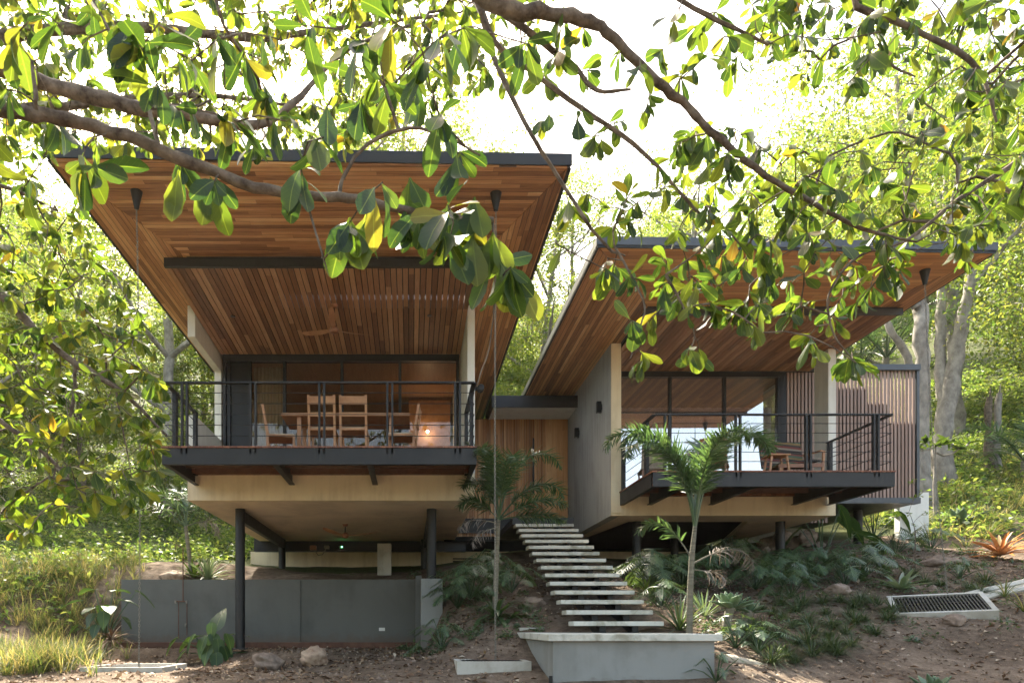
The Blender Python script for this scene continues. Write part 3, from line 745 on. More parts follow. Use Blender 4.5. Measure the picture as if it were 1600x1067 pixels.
chair('wooden dining chair at the left end of the terrace table, seen from its side', (-2.30, 12.15, zf), rad(90+8))
chair('wooden dining chair at the right end of the terrace table, seen from its side', (-.16, 12.1, zf), rad(-90-5))
TB = thing('dining_table', 'long wooden dining table on the left terrace', 'table', (-1.15, 12.3, zf))
MB().box(-2.28, -.02, 12.0, 12.85, zf+.80, zf+.85).build('tabletop', M['furn'], TB, bevel=.005)
for x in (-1.98, -.35):
    for y in (12.12, 12.72): MB().box(x-.035, x+.035, y-.035, y+.035, zf, zf+.798).build('leg', M['furn'], TB)
# lounge furniture on the right terrace
ze = ZE
SL = thing('stool', 'small pale wooden stool with splayed legs on right terrace', 'stool', (6.95, 12.95, ze))
MB().box(6.73, 7.13, 12.8, 13.1, ze+.36, ze+.39).build('seat', M['furn'], SL, bevel=.01)
for sx in (-1, 1):
    for sy in (-1, 1): MB().bar((6.93+sx*.19, 12.95+sy*.12, ze), (6.93+sx*.14, 12.95+sy*.10, ze+.36), .032, .032, (0, 1, 0)).build('leg', M['furn'], SL)
m, t, b = nmat('striped_weave'); v = coords(t); sp = N(t, 'ShaderNodeSeparateXYZ'); t.links.new(v, sp.inputs[0])
fr = math_n(t, 'FRACT', math_n(t, 'MULTIPLY', math_n(t, 'ADD', sp.outputs[2], math_n(t, 'MULTIPLY', sp.outputs[0], .12)), 3.2))
c = ramp(t, fr, [(0, (.02,.02,.02)), (.16, (.45,.40,.30)), (.28, (.30,.04,.03)), (.42, (.03,.03,.03)), (.55, (.42,.30,.10)), (.68, (.10,.22,.14)), (.82, (.34,.06,.04)), (.92, (.02,.02,.02))]); c.color_ramp.interpolation = 'CONSTANT'
zig = math_n(t, 'LESS_THAN', math_n(t, 'FRACT', math_n(t, 'MULTIPLY', math_n(t, 'ADD', sp.outputs[0], sp.outputs[2]), 26)), .3)
t.links.new(mixc(t, 1.0, mixc(t, math_n(t, 'MULTIPLY', zig, .5), c.outputs[0], (.4,.36,.28)), (.45,.42,.42), 'MULTIPLY'), b.inputs['Base Color']); b.inputs['Roughness'].default_value = .9
M['weave'] = m
AC = thing('lounge_armchair', 'low wooden lounge chair with multicoloured striped weave beside stool', 'armchair', (7.5, 13.4, ze))
x0 = 7.02
V = []; n = 10
for i in range(n+1):
    s_ = i/n
    for k in range(2):
        y = 13.1+.62*k
        V.append((x0+.10+.75*s_, y, ze+.34-.10*math.sin(math.pi*s_*.8)+ .06*s_)) 
back = [(7.30, 12.98), (7.78, 12.98)]
MB().obox((7.45, 13.35, ze+.30), (.78, .62, .05), Matrix.Rotation(rad(-6), 3, 'Y')).build('seat_sling', M['weave'], AC, bevel=.01)
MB().obox((7.40, 13.66, ze+.56), (.84, .05, .58), Matrix.Rotation(rad(-14), 3, 'X')).build('back_sling', M['weave'], AC, bevel=.015)
MB().bar((7.03, 13.05, ze+.21), (7.88, 13.05, ze+.23), .045, .07).bar((7.03, 13.64, ze+.21), (7.88, 13.64, ze+.23), .045, .07).build('frame', M['furn_dark'], AC)
for x in (7.06, 7.86):
    for y in (13.05, 13.64): MB().bar((x, y, ze), (x+(.0 if x < 7.5 else .03), y, ze+(.22 if x < 7.5 else .80 if y > 13.3 else .5)), .04, .04, (0, 1, 0)).build('leg', M['furn'], AC)
MB().bar((7.84, 13.03, ze+.50), (7.84, 13.68, ze+.56), .05, .03).build('armrest', M['furn'], AC)
def small_chair(label, c, rz, mat):
    t_ = thing('woven_chair', label, 'chair', (0, 0, 0))
    MB().obox((0, .2, .58), (.50, .05, .50), Matrix.Rotation(rad(-12), 3, 'X')).build('backrest', M[mat], t_, bevel=.02)
    MB().obox((0, -.04, .34), (.50, .46, .06), Matrix.Rotation(rad(4), 3, 'X')).build('seat', M[mat], t_, bevel=.02)
    for sx in (-1, 1):
        for sy in (-.24, .18): MB().bar((sx*.22, sy, 0), (sx*.22, sy, .33), .03, .03, (0, 1, 0)).build('leg', M['furn_dark'], t_)
    t_.location = c; t_.rotation_euler = (0, 0, rz)
M['taupe'] = m_plain('taupe_weave', (.20,.165,.12), (.30,.25,.19), 30, .9, bs=.6, fine=90)
small_chair('taupe woven chair turned away behind the left rail of the right terrace', (4.95, 14.0, ze), rad(172), 'taupe')
small_chair('dark cushioned wooden chair behind the palm on the right terrace', (6.0, 13.5, ze), rad(150), 'furn_dark')
t_ = thing('round_side_table', 'small round side table with pale top behind the palm on right terrace', 'side table', (5.75, 13.1, ze))
MB().lathe((5.45, 13.15, ze+.42), [(.24, 0), (.25, .015), (.24, .03)], 28).build('tabletop', M['concrete'], t_, smooth=True)
MB().tube([(5.45, 13.15, ze), (5.45, 13.15, ze+.42)], .03, 12).build('stem', M['black'], t_, smooth=True)
t_ = thing('floor_ornament', 'pale branching driftwood ornament behind the right end of terrace glass', 'ornament', tuple(P(690, 690, 15.5)))
q = Vector((P(682, 690, 15.5).x, 15.5, ZD))
MB().tube([q, q+Vector((0, 0, 1.15))], .018, 8).build('stem', M['furn'], t_)
MB().tube([q+Vector((0, 0, .7)), q+Vector((.22, 0, 1.0)), q+Vector((.45, 0, .85))], .014, 8).build('branch', M['concrete'], t_)

# --------------------------- rain chains and drains
def chain(label, top, bot, funnel=True, sag=.0):
    t_ = thing('rain_chain', label, 'rain chain', tuple(top))
    top = Vector(top); bot = Vector(bot)
    if funnel:
        MB().lathe(top, [(.022, -.24), (.030, -.235), (.075, -.02), (.080, .0)], 24).build('funnel', M['black'], t_, smooth=True)
    a = top-Vector((0, 0, .22 if funnel else 0)); L = (bot-a).length; n = int(L/.036)
    ring = []
    for k in range(10):
        an = 2*math.pi*k/10; ring.append((.0115*math.cos(an), 0, .024*math.sin(an)))
    vs = []; fs = []
    for i in range(n):
        s_ = (i+.5)/n; c = a.lerp(bot, s_)+Vector((sag*math.sin(math.pi*s_), 0, 0)); rot = Matrix.Rotation(rad(90)*(i % 2)+rad(35)+.15*math.sin(i*.3), 3, 'Z')
        b0 = len(vs)
        for k in range(10):
            an = 2*math.pi*k/10; rd = Vector((math.cos(an), 0, math.sin(an))).normalized(); cc = Vector(ring[k])
            for q in range(4):
                bb = math.pi/2*q; vs.append(c+rot @ (cc+(rd*math.cos(bb)+Vector((0, 1, 0))*math.sin(bb))*.0042))
        for k in range(10):
            for q in range(4): fs.append((b0+k*4+q, b0+k*4+(q+1) % 4, b0+((k+1) % 10)*4+(q+1) % 4, b0+((k+1) % 10)*4+q))
    MB().add(vs, fs).build('chain', M['chain'], t_, smooth=False)
chain('left rain chain with black funnel hanging from the left roof to slab', (-3.76, 9.36, 5.95), (-3.73, 9.36, -.585), sag=.03)
chain('middle rain chain hanging in front of the feather palm down to a slab', (1.17, 9.40, 5.95), (1.165, 9.40, -.50), sag=-.01)
chain('right rain chain with black funnel hanging from the right roof to the grate', (8.68, 11.53, 6.0), (8.93, 11.35, .44), sag=-.06)
def slab(name, label, cx, cy, sx, sy, z, h, tilt=(0, 0), rz=0, grate=True):
    t_ = thing(name, label, 'drain slab', (cx, cy, z))
    R_ = Matrix.Rotation(rz, 3, 'Z') @ Matrix.Rotation(tilt[0], 3, 'X') @ Matrix.Rotation(tilt[1], 3, 'Y')
    c = Vector((cx, cy, z)); fw = .07; m = MB()
    for (ox, oy, wx, wy) in ((0, -sy/2+fw/2, sx, fw), (0, sy/2-fw/2, sx, fw), (-sx/2+fw/2, 0, fw, sy-2*fw), (sx/2-fw/2, 0, fw, sy-2*fw)):
        m.obox(c+R_ @ Vector((ox, oy, -h/2)), (wx, wy, h), R_)
    m.build('concrete_frame', M['concrete'], t_)
    g = MB(); n = int((sx-2*fw)/.045)
    for i in range(n): g.obox(c+R_ @ Vector((-sx/2+fw+(i+.5)*(sx-2*fw)/n, 0, -.02)), (.018, sy-2*fw, .03), R_)
    for j in range(3): g.obox(c+R_ @ Vector((0, (-1+j)*(sy/2-fw)*.8, -.022)), (sx-2*fw, .012, .026), R_)
    g.build('grate', M['black'], t_)
    MB().obox(c+R_ @ Vector((0, 0, -.10)), (sx-2*fw, sy-2*fw, .01), R_).build('sump', M['dark'], t_)
slab('drain_slab', 'square concrete drain slab on soil beneath the left rain chain', -3.72, 9.25, 1.05, 1.0, gz(-3.7, 9.2)+.05, .16)
slab('drain_slab', 'square concrete drain slab under the middle rain chain beside landing base', 1.10, 9.38, .98, .75, gz(1.1, 9.3)+.09, .24)
slab('drain_slab', 'tilted concrete drain slab with steel grate on right slope under chain', 8.55, 11.05, 1.30, 1.0, gz(8.5, 10.9)+.17, .28, (rad(19), rad(-2)), rad(-28))
GU = MB(); pts = [(9.15, 11.35), (9.9, 11.75), (10.8, 12.1), (11.8, 12.5), (13, 13)]
for s_ in (-.11, .11):
    GU.tube([G(x-s_*.35, y+s_, .03+(.02 if s_ > 0 else 0)) for x, y in pts], .055, 6)
GU.tube([G(x, y, -.03) for x, y in pts], .09, 6)
o = GU.build('gutter', M['concrete'], None, base=(9.2, 11.3, .5)); tag(o, 'pale concrete gutter running up the right slope from the grate', 'gutter')
# outdoor shower pipe on the retaining wall
t_ = thing('outdoor_shower', 'thin outdoor shower pipe with taps on dark retaining wall', 'shower', tuple(P(286, 990, 14.95)))
def pw(px, py): return P(px, py, 14.93)
MB().tube([pw(286, 938), pw(286, 856), pw(275, 850), pw(274, 860)], .012, 8).build('riser_pipe', M['rust'], t_, smooth=True)
MB().tube([pw(275, 939), pw(292, 939)], .014, 8).tube([pw(279, 939), pw(279, 998)], .010, 8).tube([pw(292, 939), pw(292, 992)], .010, 8).build('supply_pipe', M['rust'], t_)
for a in ((275, 940), (292, 940), (291, 976)):
    q = pw(*a); MB().box(q.x-.02, q.x+.02, q.y-.05, q.y-.012, q.z-.03, q.z+.03).build('tap', M['chain'], t_, bevel=.005)
# ------------------------------------------------------------------ leaves
OBOV = [(0, .04), (.12, .07), (.35, .30), (.62, .50), (.84, .44), (.96, .20), (1, .03)]
OVAL = [(0, .04), (.15, .30), (.4, .50), (.7, .38), (.9, .15), (1, .02)]
LANCE = [(0, .20), (.2, .42), (.5, .50), (.8, .28), (1, .02)]
STRAP = [(0, .45), (.25, .50), (.6, .46), (.85, .26), (1, .02)]
AGAVE = [(0, .30), (.2, .34), (.5, .50), (.75, .42), (.92, .16), (1, .02)]
HEART = [(-.12, .10), (-.05, .34), (.1, .50), (.35, .48), (.65, .32), (.88, .12), (1, .02)]
LOBE = [(0, .5), (.4, .45), (.8, .32), (1, .05)]
def nrm(a): return a/np.maximum(np.linalg.norm(a, axis=-1, keepdims=True), 1e-9)
class LV:
    def __init__(s): s.r = []
    def add(s, p, d, n, L, W, b=.4): s.r.append((*p, *d, *n, L, W, b))
    def arr(s): return np.array(s.r, dtype=float)
    def build(s, name, mat, parent=None, prof=OBOV, fold=.22, base=None, wave=.0):
        A = s.arr(); P0 = A[:, 0:3]; D = nrm(A[:, 3:6]); Nn = A[:, 6:9]; L = A[:, 9:10]; Wd = A[:, 10:11]; B = A[:, 11:12]
        B = np.where(np.abs(B) < .02, .02, B)
        S = np.cross(D, Nn); bad = np.linalg.norm(S, axis=1) < 1e-3; S[bad] = np.cross(D[bad], [1., .2, .1]); S = nrm(S); Nn = np.cross(S, D)
        rows = []; uvs = []
        ph = RNG.uniform(0, 6.28, (len(A), 1))
        for t_, w in prof:
            th = B*t_; c = P0 + D*L*np.sin(th)/B - Nn*L*(1-np.cos(th))/B
            nn = Nn*np.cos(th)+D*np.sin(th)
            hw = Wd*w
            wv = wave*Wd*np.sin(t_*9+ph)
            rows += [c-S*hw+nn*(hw*fold+wv), c, c+S*hw+nn*(hw*fold-wv)]
            uvs += [(.5-w, t_), (.5, t_), (.5+w, t_)]
        m = len(prof)*3; V = np.stack(rows, 1).reshape(-1, 3)
        f = []
        for i in range(len(prof)-1):
            a = i*3; f += [(a, a+1, a+4, a+3), (a+1, a+2, a+5, a+4)]
        f = np.array(f); FA = (f[None]+(np.arange(len(A))*m)[:, None, None]).reshape(-1, 4)
        uv = np.tile(np.array(uvs), (len(A), 1))
        if parent is not None: V = V-root_loc(parent)
        elif base is not None: V = V-np.array(base)
        return add_obj(name, mesh_np(name, V, FA, uv, smooth=True), mat, parent, base)
def kites(name, mat, Pn, Dn, Nn, L, Wd, parent=None, base=None, fold=.25):
    Dn = nrm(Dn); S = nrm(np.cross(Dn, Nn)); Nv = np.cross(S, Dn); L = L[:, None]; Wd = Wd[:, None]
    mid = Pn+Dn*L*.5; V = np.stack([Pn, mid-S*Wd/2+Nv*Wd*fold, Pn+Dn*L-Nv*L*.12, mid+S*Wd/2+Nv*Wd*fold], 1).reshape(-1, 3)
    FA = np.arange(len(Pn)*4).reshape(-1, 4)
    if parent is not None: V = V-root_loc(parent)
    elif base is not None: V = V-np.array(base)
    return add_obj(name, mesh_np(name, V, FA), mat, parent, base)

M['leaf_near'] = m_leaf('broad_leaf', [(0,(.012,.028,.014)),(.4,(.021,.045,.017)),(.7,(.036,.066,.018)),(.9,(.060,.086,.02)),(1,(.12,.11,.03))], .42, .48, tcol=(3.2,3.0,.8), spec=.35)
M['leaf_warm'] = m_leaf('broad_leaf_sunlit', [(0,(.014,.034,.013)),(.35,(.028,.056,.015)),(.7,(.050,.082,.018)),(.975,(.080,.10,.022)),(1,(.18,.10,.02))], .48, .48, tcol=(3.2,2.85,.95), spec=.35)  # lighter copy of the broad leaf, some sunlight put into the colour
M['leaf_sun'] = m_leaf('broad_leaf_bright', [(0,(.022,.050,.014)),(.35,(.045,.080,.018)),(.7,(.078,.110,.022)),(.97,(.11,.125,.028)),(1,(.20,.13,.02))], .54, .5, tcol=(3.2,2.85,.95), spec=.3)  # brightest copy of the broad leaf, full sunlight put into the colour
M['leaf_bg'] = m_leaf('forest_leaf', [(0,(.045,.080,.022)),(.4,(.080,.118,.030)),(.75,(.115,.145,.036)),(1,(.17,.17,.05))], .55, .5, vein=False, tcol=(3.1,2.95,1.4))
M['leaf_bg_dark'] = m_leaf('dark_forest_leaf', [(0,(.030,.058,.02)),(.5,(.060,.092,.026)),(1,(.10,.125,.035))], .5, .5, vein=False, tcol=(2.9,2.8,1.3))
M['leaf_shrub'] = m_leaf('undergrowth_leaf', [(0,(.04,.075,.024)),(.5,(.08,.12,.036)),(1,(.16,.18,.065))], .5, .45, vein=False, tcol=(3.2,3.1,1.5))
M['dry_grass'] = m_leaf('straw_grass', [(0,(.05,.085,.026)),(.45,(.095,.125,.04)),(.7,(.18,.165,.07)),(1,(.32,.26,.14))], .5, .6, vein=False, tcol=(2.0,1.9,1.1))
M['mondo'] = m_leaf('dark_grass', [(0,(.028,.050,.026)),(.6,(.055,.090,.042)),(1,(.11,.14,.07))], .25, .5, vein=False)
M['palm'] = m_leaf('palm_leaflet', [(0,(.035,.070,.034)),(.5,(.060,.105,.046)),(1,(.10,.15,.065))], .35, .36, vein=False, tcol=(2.2,2.2,1.1), spec=.7)
M['palm_dead'] = m_leaf('dead_palm_leaflet', [(0,(.15,.12,.10)),(1,(.27,.22,.18))], .2, .8, vein=False, tcol=(1.2,1.1,1))
M['philo'] = m_leaf('lobed_leaf', [(0,(.040,.080,.038)),(.6,(.068,.120,.055)),(1,(.11,.17,.07))], .25, .42, vein=False, spec=.7)
M['strap'] = m_leaf('strap_leaf', [(0,(.03,.065,.026)),(1,(.06,.105,.035))], .25, .3, spec=.7)
M['agave'] = m_leaf('agave_leaf', [(0,(.10,.16,.085)),(1,(.18,.25,.14))], .15, .45, vein=False, tcol=(1.6,1.7,1))
M['brom'] = m_leaf('bromeliad_leaf', [(0,(.13,.19,.10)),(.5,(.22,.27,.17)),(1,(.30,.33,.26))], .22, .35, vein=False, tcol=(1.6,1.7,.9))
M['orange'] = m_leaf('orange_leaf', [(0,(.30,.13,.05)),(.6,(.42,.20,.08)),(1,(.36,.28,.12))], .45, .45, vein=False, tcol=(1.5,1.2,.9))
M['bigleaf'] = m_leaf('big_leaf', [(0,(.024,.055,.022)),(1,(.050,.090,.030))], .3, .45, tcol=(2.2,2.1,.8), spec=.4)
M['lime'] = m_leaf('lime_leaf', [(0,(.045,.085,.022)),(1,(.085,.12,.03))], .45, .5, tcol=(1.3,1.25,.6), spec=.2)
M['litter'] = m_leaf('fallen_leaf', [(0,(.10,.05,.025)),(.5,(.22,.13,.07)),(.85,(.34,.24,.15)),(1,(.5,.42,.32))], .1, .8, vein=False, tcol=(1,1,1))

def smooth_poly(pts, rs):
    pts = [Vector(p) for p in pts]; n = len(pts)
    if n < 3: return pts, list(rs)
    O, R_ = [], []
    for i in range(n-1):
        p0, p1, p2, p3 = pts[max(i-1, 0)], pts[i], pts[i+1], pts[min(i+2, n-1)]
        if i == 0: p0 = p1*2-p2
        if i == n-2: p3 = p2*2-p1
        for k in range(4):
            t_ = k/4; O.append(.5*((2*p1)+(p2-p0)*t_+(2*p0-5*p1+4*p2-p3)*t_*t_+(3*p1-p0-3*p2+p3)*t_**3)); R_.append(rs[i]+(rs[i+1]-rs[i])*t_)
    O.append(pts[-1]); R_.append(rs[-1])
    L = (pts[-1]-pts[0]).length
    for i in range(1, len(O)-1):            # knots and slight crookedness
        O[i] = O[i]+Vector(RNG.normal(0, R_[i]*.16, 3)); R_[i] *= RNG.uniform(.9, 1.14)
    return O, R_
def colonize(seg_pts, seg_r, targets, step=.18, sag=.12, rtip=.0035, power=.46, minr=None, up=0.0):
    """seg_pts: main limb polylines with radii; returns twig mesh builder and tip directions"""
    pos = []; par = []; fixed = []
    for pts, rs in zip(seg_pts, seg_r):
        prev = None
        pts, rs = smooth_poly(pts, rs)
        pts = [Vector(p) for p in pts]
        for i, p in enumerate(pts):
            if prev is None:
                # join the limb to an existing node when it starts on one
                pos.append(p); par.append(-1); fixed.append(rs[i]); prev = len(pos)-1
            else:
                a = pts[i-1]; n = max(1, int((p-a).length/step))
                for k in range(1, n+1):
                    s_ = k/n; pos.append(a.lerp(p, s_)); par.append(prev); fixed.append(rs[i-1]+(rs[i]-rs[i-1])*s_); prev = len(pos)-1
    nm = len(pos); arr = np.array([tuple(p) for p in pos])
    T = np.array([tuple(t_) for t_ in targets])
    d0 = np.array([np.sqrt(((arr-q)**2).sum(1)).min() for q in T]); order = np.argsort(d0)
    tips = {}
    cap = len(arr)+len(T)*14; buf = np.zeros((cap, 3)); buf[:len(arr)] = arr; cnt = len(arr)
    for j in order:
        q = T[j]; d = ((buf[:cnt]-q)**2).sum(1); k = int(d.argmin()); a = Vector(buf[k]); b_ = Vector(q); L = (b_-a).length
        n = max(2, min(12, int(L/step)+1)); prev = k
        jit = Vector(RNG.normal(0, .08*L, 3))
        for i in range(1, n+1):
            s_ = i/n; c = a.lerp(b_, s_)+Vector((0, 0, (sag+up)*L*math.sin(math.pi*s_)))+jit*math.sin(math.pi*s_)
            buf[cnt] = c; par.append(prev); fixed.append(0); prev = cnt; cnt += 1
        tips[j] = (Vector(buf[cnt-1])-Vector(buf[cnt-2])).normalized()
    load = np.zeros(cnt); isleaf = np.ones(cnt, bool)
    for i in range(cnt):
        if par[i] >= 0: isleaf[par[i]] = False
    load[isleaf] = 1
    for i in range(cnt-1, -1, -1):
        if par[i] >= 0 and (fixed[i] == 0): load[par[i]] += load[i]
    r = rtip*np.maximum(load, 1)**power
    for i in range(nm): r[i] = fixed[i]
    # tubes: one chain per unbroken run
    kids = [[] for _ in range(cnt)]
    for i in range(cnt):
        if par[i] >= 0: kids[par[i]].append(i)
    mb = MB(); started = []
    roots = [i for i in range(cnt) if par[i] < 0]
    stack = [(rt, None) for rt in roots]
    while stack:
        i, pr = stack.pop(); run = [i] if pr is None else [pr, i]
        while kids[run[-1]]:
            ks = kids[run[-1]]
            main = max(ks, key=lambda q: r[q])
            for q in ks:
                if q != main: stack.append((q, run[-1]))
            run.append(main)
        if len(run) < 2: continue
        rr = [r[q] for q in run]
        if pr is not None: rr[0] = min(rr[0], rr[1]*1.25)
        big = max(rr) > .02
        mb.tube([buf[q] for q in run], rr, 10 if big else 5, cap=big)
    return mb, [tips[j] for j in range(len(T))]

def whorl(lv, p, d, n, L, W, droop=.35, spread=1.0):
    d = Vector(d).normalized(); a = Vector((0, 0, 1)) if abs(d.z) < .9 else Vector((1, 0, 0)); x = d.cross(a).normalized(); y = d.cross(x); a0 = random.uniform(0, 6.28)
    droop = droop*random.uniform(.5, 1.7)
    for k in range(n):
        an = a0+k*2.4+random.uniform(-.5, .5); u = x*math.cos(an)+y*math.sin(an)
        e = (d*random.uniform(.1, .9)+u*spread*random.uniform(.6, 1.1)+Vector((0, 0, -droop*random.uniform(.3, 1.6)))).normalized()
        up = (Vector((0, 0, 1))*.8+d*.5+Vector(RNG.normal(0, .35, 3))).normalized()
        s_ = random.uniform(.5, 1.2)
        lv.add(Vector(p)-d*random.uniform(0, .07), e, up, L*s_, W*s_*random.uniform(.7, 1.2), random.uniform(-.4, 1.3))

# ------------------------------------------------------------------ overhanging trees close to the camera
def in_poly(x, y, poly):
    c = False; n = len(poly); j = n-1
    for i in range(n):
        xi, yi = poly[i]; xj, yj = poly[j]
        if (yi > y) != (yj > y) and x < (xj-xi)*(y-yi)/(yj-yi)+xi: c = not c
        j = i
    return c
def scatter(poly, n, Y0, Y1, mind=0):
    xs = [p[0] for p in poly]; ys = [p[1] for p in poly]; out = []; px_ = []; tries = 0
    while len(out) < n and tries < n*40:
        tries += 1
        x = random.uniform(min(xs), max(xs)); y = random.uniform(min(ys), max(ys))
        if not in_poly(x, y, poly): continue
        if mind and any((x-a)**2+(y-b_)**2 < mind*mind for a, b_ in px_): continue
        px_.append((x, y)); out.append(P(x, y, random.uniform(Y0, Y1)))
    return out
def PL(pts): return [P(x, y, Y) for x, y, Y in pts]
def tree_near(label, base, limbs, radii, targets, mat, nl, L, Wd, group=None, droop=.35, step=.12, rtip=.0028, sag=.1, fold=.22):
    t_ = thing('overhanging_tree', label, 'tree', base, group)
    mb, tips = colonize(limbs, radii, targets, step, sag, rtip)
    mb.build('branches', M['bark'], t_, smooth=True)
    lv = LV()
    for q, d in zip(targets, tips): whorl(lv, q, d+Vector((0, 0, -.15)), random.randint(*nl), L, Wd, droop)
    lv.build('foliage', M[mat], t_, OBOV, fold, wave=.03)
    return t_
A_pts = [(210,62),(182,45),(300,95),(245,128),(335,40),(470,40),(500,108),(520,150),(590,118),(612,135),(655,120),(560,165),(283,262),(335,285),(300,170),(352,150),(395,235),(40,290),(128,262),(548,345),(655,330),(703,372),(738,372),(780,428),(798,418),(598,285),(640,345),(700,50),(742,42),(828,70),
         (20,60),(70,20),(120,80),(150,30),(10,140),(90,190),(380,90),(420,150),(430,60),(450,190),(372,190),(690,180),(720,240),(700,320),(660,80),(560,60),(-20,220),(260,20),(610,30),(505,215),(470,260),(150,260)]
A_t = [P(x, y, random.uniform(2.15, 3.0)) for x, y in A_pts]
A_l = [PL([(-900,420,2.2),(-420,215,2.2),(-120,150,2.25),(0,172,2.3),(70,182,2.35),(150,197,2.4),(250,235,2.4),(320,262,2.45),(420,298,2.5),(500,307,2.5),(560,313,2.5),(640,330,2.5),(700,338,2.5),(770,345,2.55)]),
       PL([(-900,420,2.2),(-500,150,3.2),(-200,80,3.8),(0,110,3.9),(100,140,4.0),(200,165,4.0),(300,180,4.0),(400,196,4.1),(470,150,4.2),(540,80,4.4),(640,40,4.6)]),
       PL([(528,312,2.5),(540,270,2.5),(575,225,2.5),(640,200,2.5),(700,215,2.48),(750,243,2.45)]),
       PL([(55,180,2.33),(56,150,2.3),(50,95,2.3)]),
       PL([(476,306,2.5),(490,352,2.48),(503,395,2.46),(514,432,2.45)]),
       PL([(770,345,2.55),(774,420,2.55),(772,480,2.55),(764,545,2.56),(752,580,2.57),(745,604,2.57)]),
       PL([(250,235,2.4),(225,150,2.5),(190,80,2.6),(150,10,2.7),(120,-60,2.7)]),
       PL([(420,196,4.1),(400,120,3.4),(350,40,3.0),(330,-40,3.0)])]
A_r = [[.085,.04,.025,.024,.023,.022,.021,.019,.018,.017,.016,.015,.014,.013],[.08,.06,.045,.042,.040,.036,.032,.026,.018,.012,.008],[.008,.0075,.007,.006,.005,.004],[.008,.008,.005],[.004,.0045,.004,.002],[.006,.004,.0035,.003,.003,.002],[.010,.008,.006,.005,.004],[.012,.010,.008,.006]]
base = Vector((-3.4, 2.1, gz(-3.4, 2.1)))
A_l.append([base+Vector((0, 0, -.2)), base+Vector((.05, 0, .8)), Vector(A_l[0][0])+Vector((-.05, 0, -.25)), Vector(A_l[0][0])]); A_r.append([.20, .16, .13, .10])
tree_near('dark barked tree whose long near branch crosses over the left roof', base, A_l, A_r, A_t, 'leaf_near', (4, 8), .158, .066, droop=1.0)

TA = bpy.data.objects['overhanging_tree']
lv = LV()
for (x, y, n_, L_) in ((546,362,3,.20),(572,358,2,.18),(703,395,2,.19),(738,388,2,.19),(782,432,3,.20),(805,438,3,.20),(280,288,2,.19),(330,300,3,.17),(700,340,3,.16),(770,385,3,.17),(742,330,3,.17),(640,300,3,.15)):
    p = P(x, y-22, 2.5)
    for k in range(n_):
        d = Vector((random.uniform(-.45, .45), random.uniform(-.3, .3), -1)); lv.add(p, d, (random.uniform(-.4, .4), -1, .1), L_*random.uniform(.8, 1.1), L_*.48, random.uniform(-.3, .5))
lv.build('hanging_leaves', M['leaf_sun'], TA, OBOV, .18, wave=.04)  # brighter leaf copy than the rest of this tree, sun put into the colour

# finer foliage of the same kind farther back, filling the top left
reg = [(-80,-60),(870,-60),(860,60),(800,120),(700,150),(620,190),(520,235),(430,225),(300,235),(200,230),(60,240),(-80,260)]
B_t = scatter(reg, 520, 4.6, 9.0, 9)
B_l = [PL([(-700,500,6.5),(-300,120,6.3),(0,60,6.2),(200,40,6.4),(400,60,6.8),(560,40,7.2),(720,20,7.6)]), PL([(-300,120,6.3),(-50,170,5.6),(150,160,5.6),(330,150,6.0),(480,170,6.6)]), PL([(-300,120,6.3),(-100,-60,5.2),(150,-80,5.2),(420,-60,5.6),(700,-70,6)])]
B_r = [[.14,.09,.06,.045,.035,.022,.012],[.06,.04,.03,.02,.010],[.06,.05,.04,.025,.012]]
q0 = Vector(B_l[0][0]); b0 = Vector((q0.x-.4, q0.y, gz(q0.x-.4, q0.y)))
B_l.append([b0+Vector((0, 0, -.2)), b0+Vector((.1, 0, 1.2)), q0]); B_r.append([.24, .19, .14])
tree_near('leafy tree filling the sky at the upper left behind the near branch', b0, B_l, B_r, B_t, 'leaf_sun', (7, 11), .14, .060, droop=.9, step=.25, rtip=.004)

# branches from upper centre to the right
R1 = [(720,-25,3.0),(780,8,3.0),(860,22,3.05),(920,34,3.1),(960,62,3.1),(1040,140,3.15),(1066,160,3.2),(1110,205,3.2),(1180,262,3.25),(1250,305,3.3),(1330,350,3.3),(1400,372,3.3),(1432,378,3.3)]
R2 = [(758,-5,3.1),(790,22,3.1),(850,68,3.15),(900,108,3.2),(934,142,3.2),(985,140,3.25)]
R3 = [(740,-10,3.2),(773,64,3.2),(830,112,3.25),(908,169,3.3),(990,225,3.3),(1058,296,3.35),(1110,352,3.4)]
R4 = [(752,20,3.1),(775,100,3.1),(833,214,3.1),(878,285,3.15),(915,345,3.15),(950,388,3.2),(977,400,3.2)]
R5 = [(1700,-220,3.6),(1500,-60,3.6),(1336,0,3.6),(1418,41,3.6),(1516,94,3.55),(1546,150,3.5),(1557,191,3.5)]
R6 = [(1000,-40,3.3),(1066,2,3.3),(1145,43,3.3),(1200,70,3.4)]
R7 = [(1740,120,3.5),(1600,244,3.5),(1500,310,3.5),(1415,376,3.4),(1342,400,3.4),(1295,460,3.4),(1302,520,3.4),(1332,562,3.4)]
R8 = [(1358,34,3.5),(1388,97,3.5),(1430,120,3.5)]
R9 = [(960,385,3.2),(1005,470,3.2),(1000,510,3.2),(985,560,3.2)]
R10 = [(1040,430,3.2),(1065,475,3.2),(1085,520,3.2),(1078,548,3.2)]
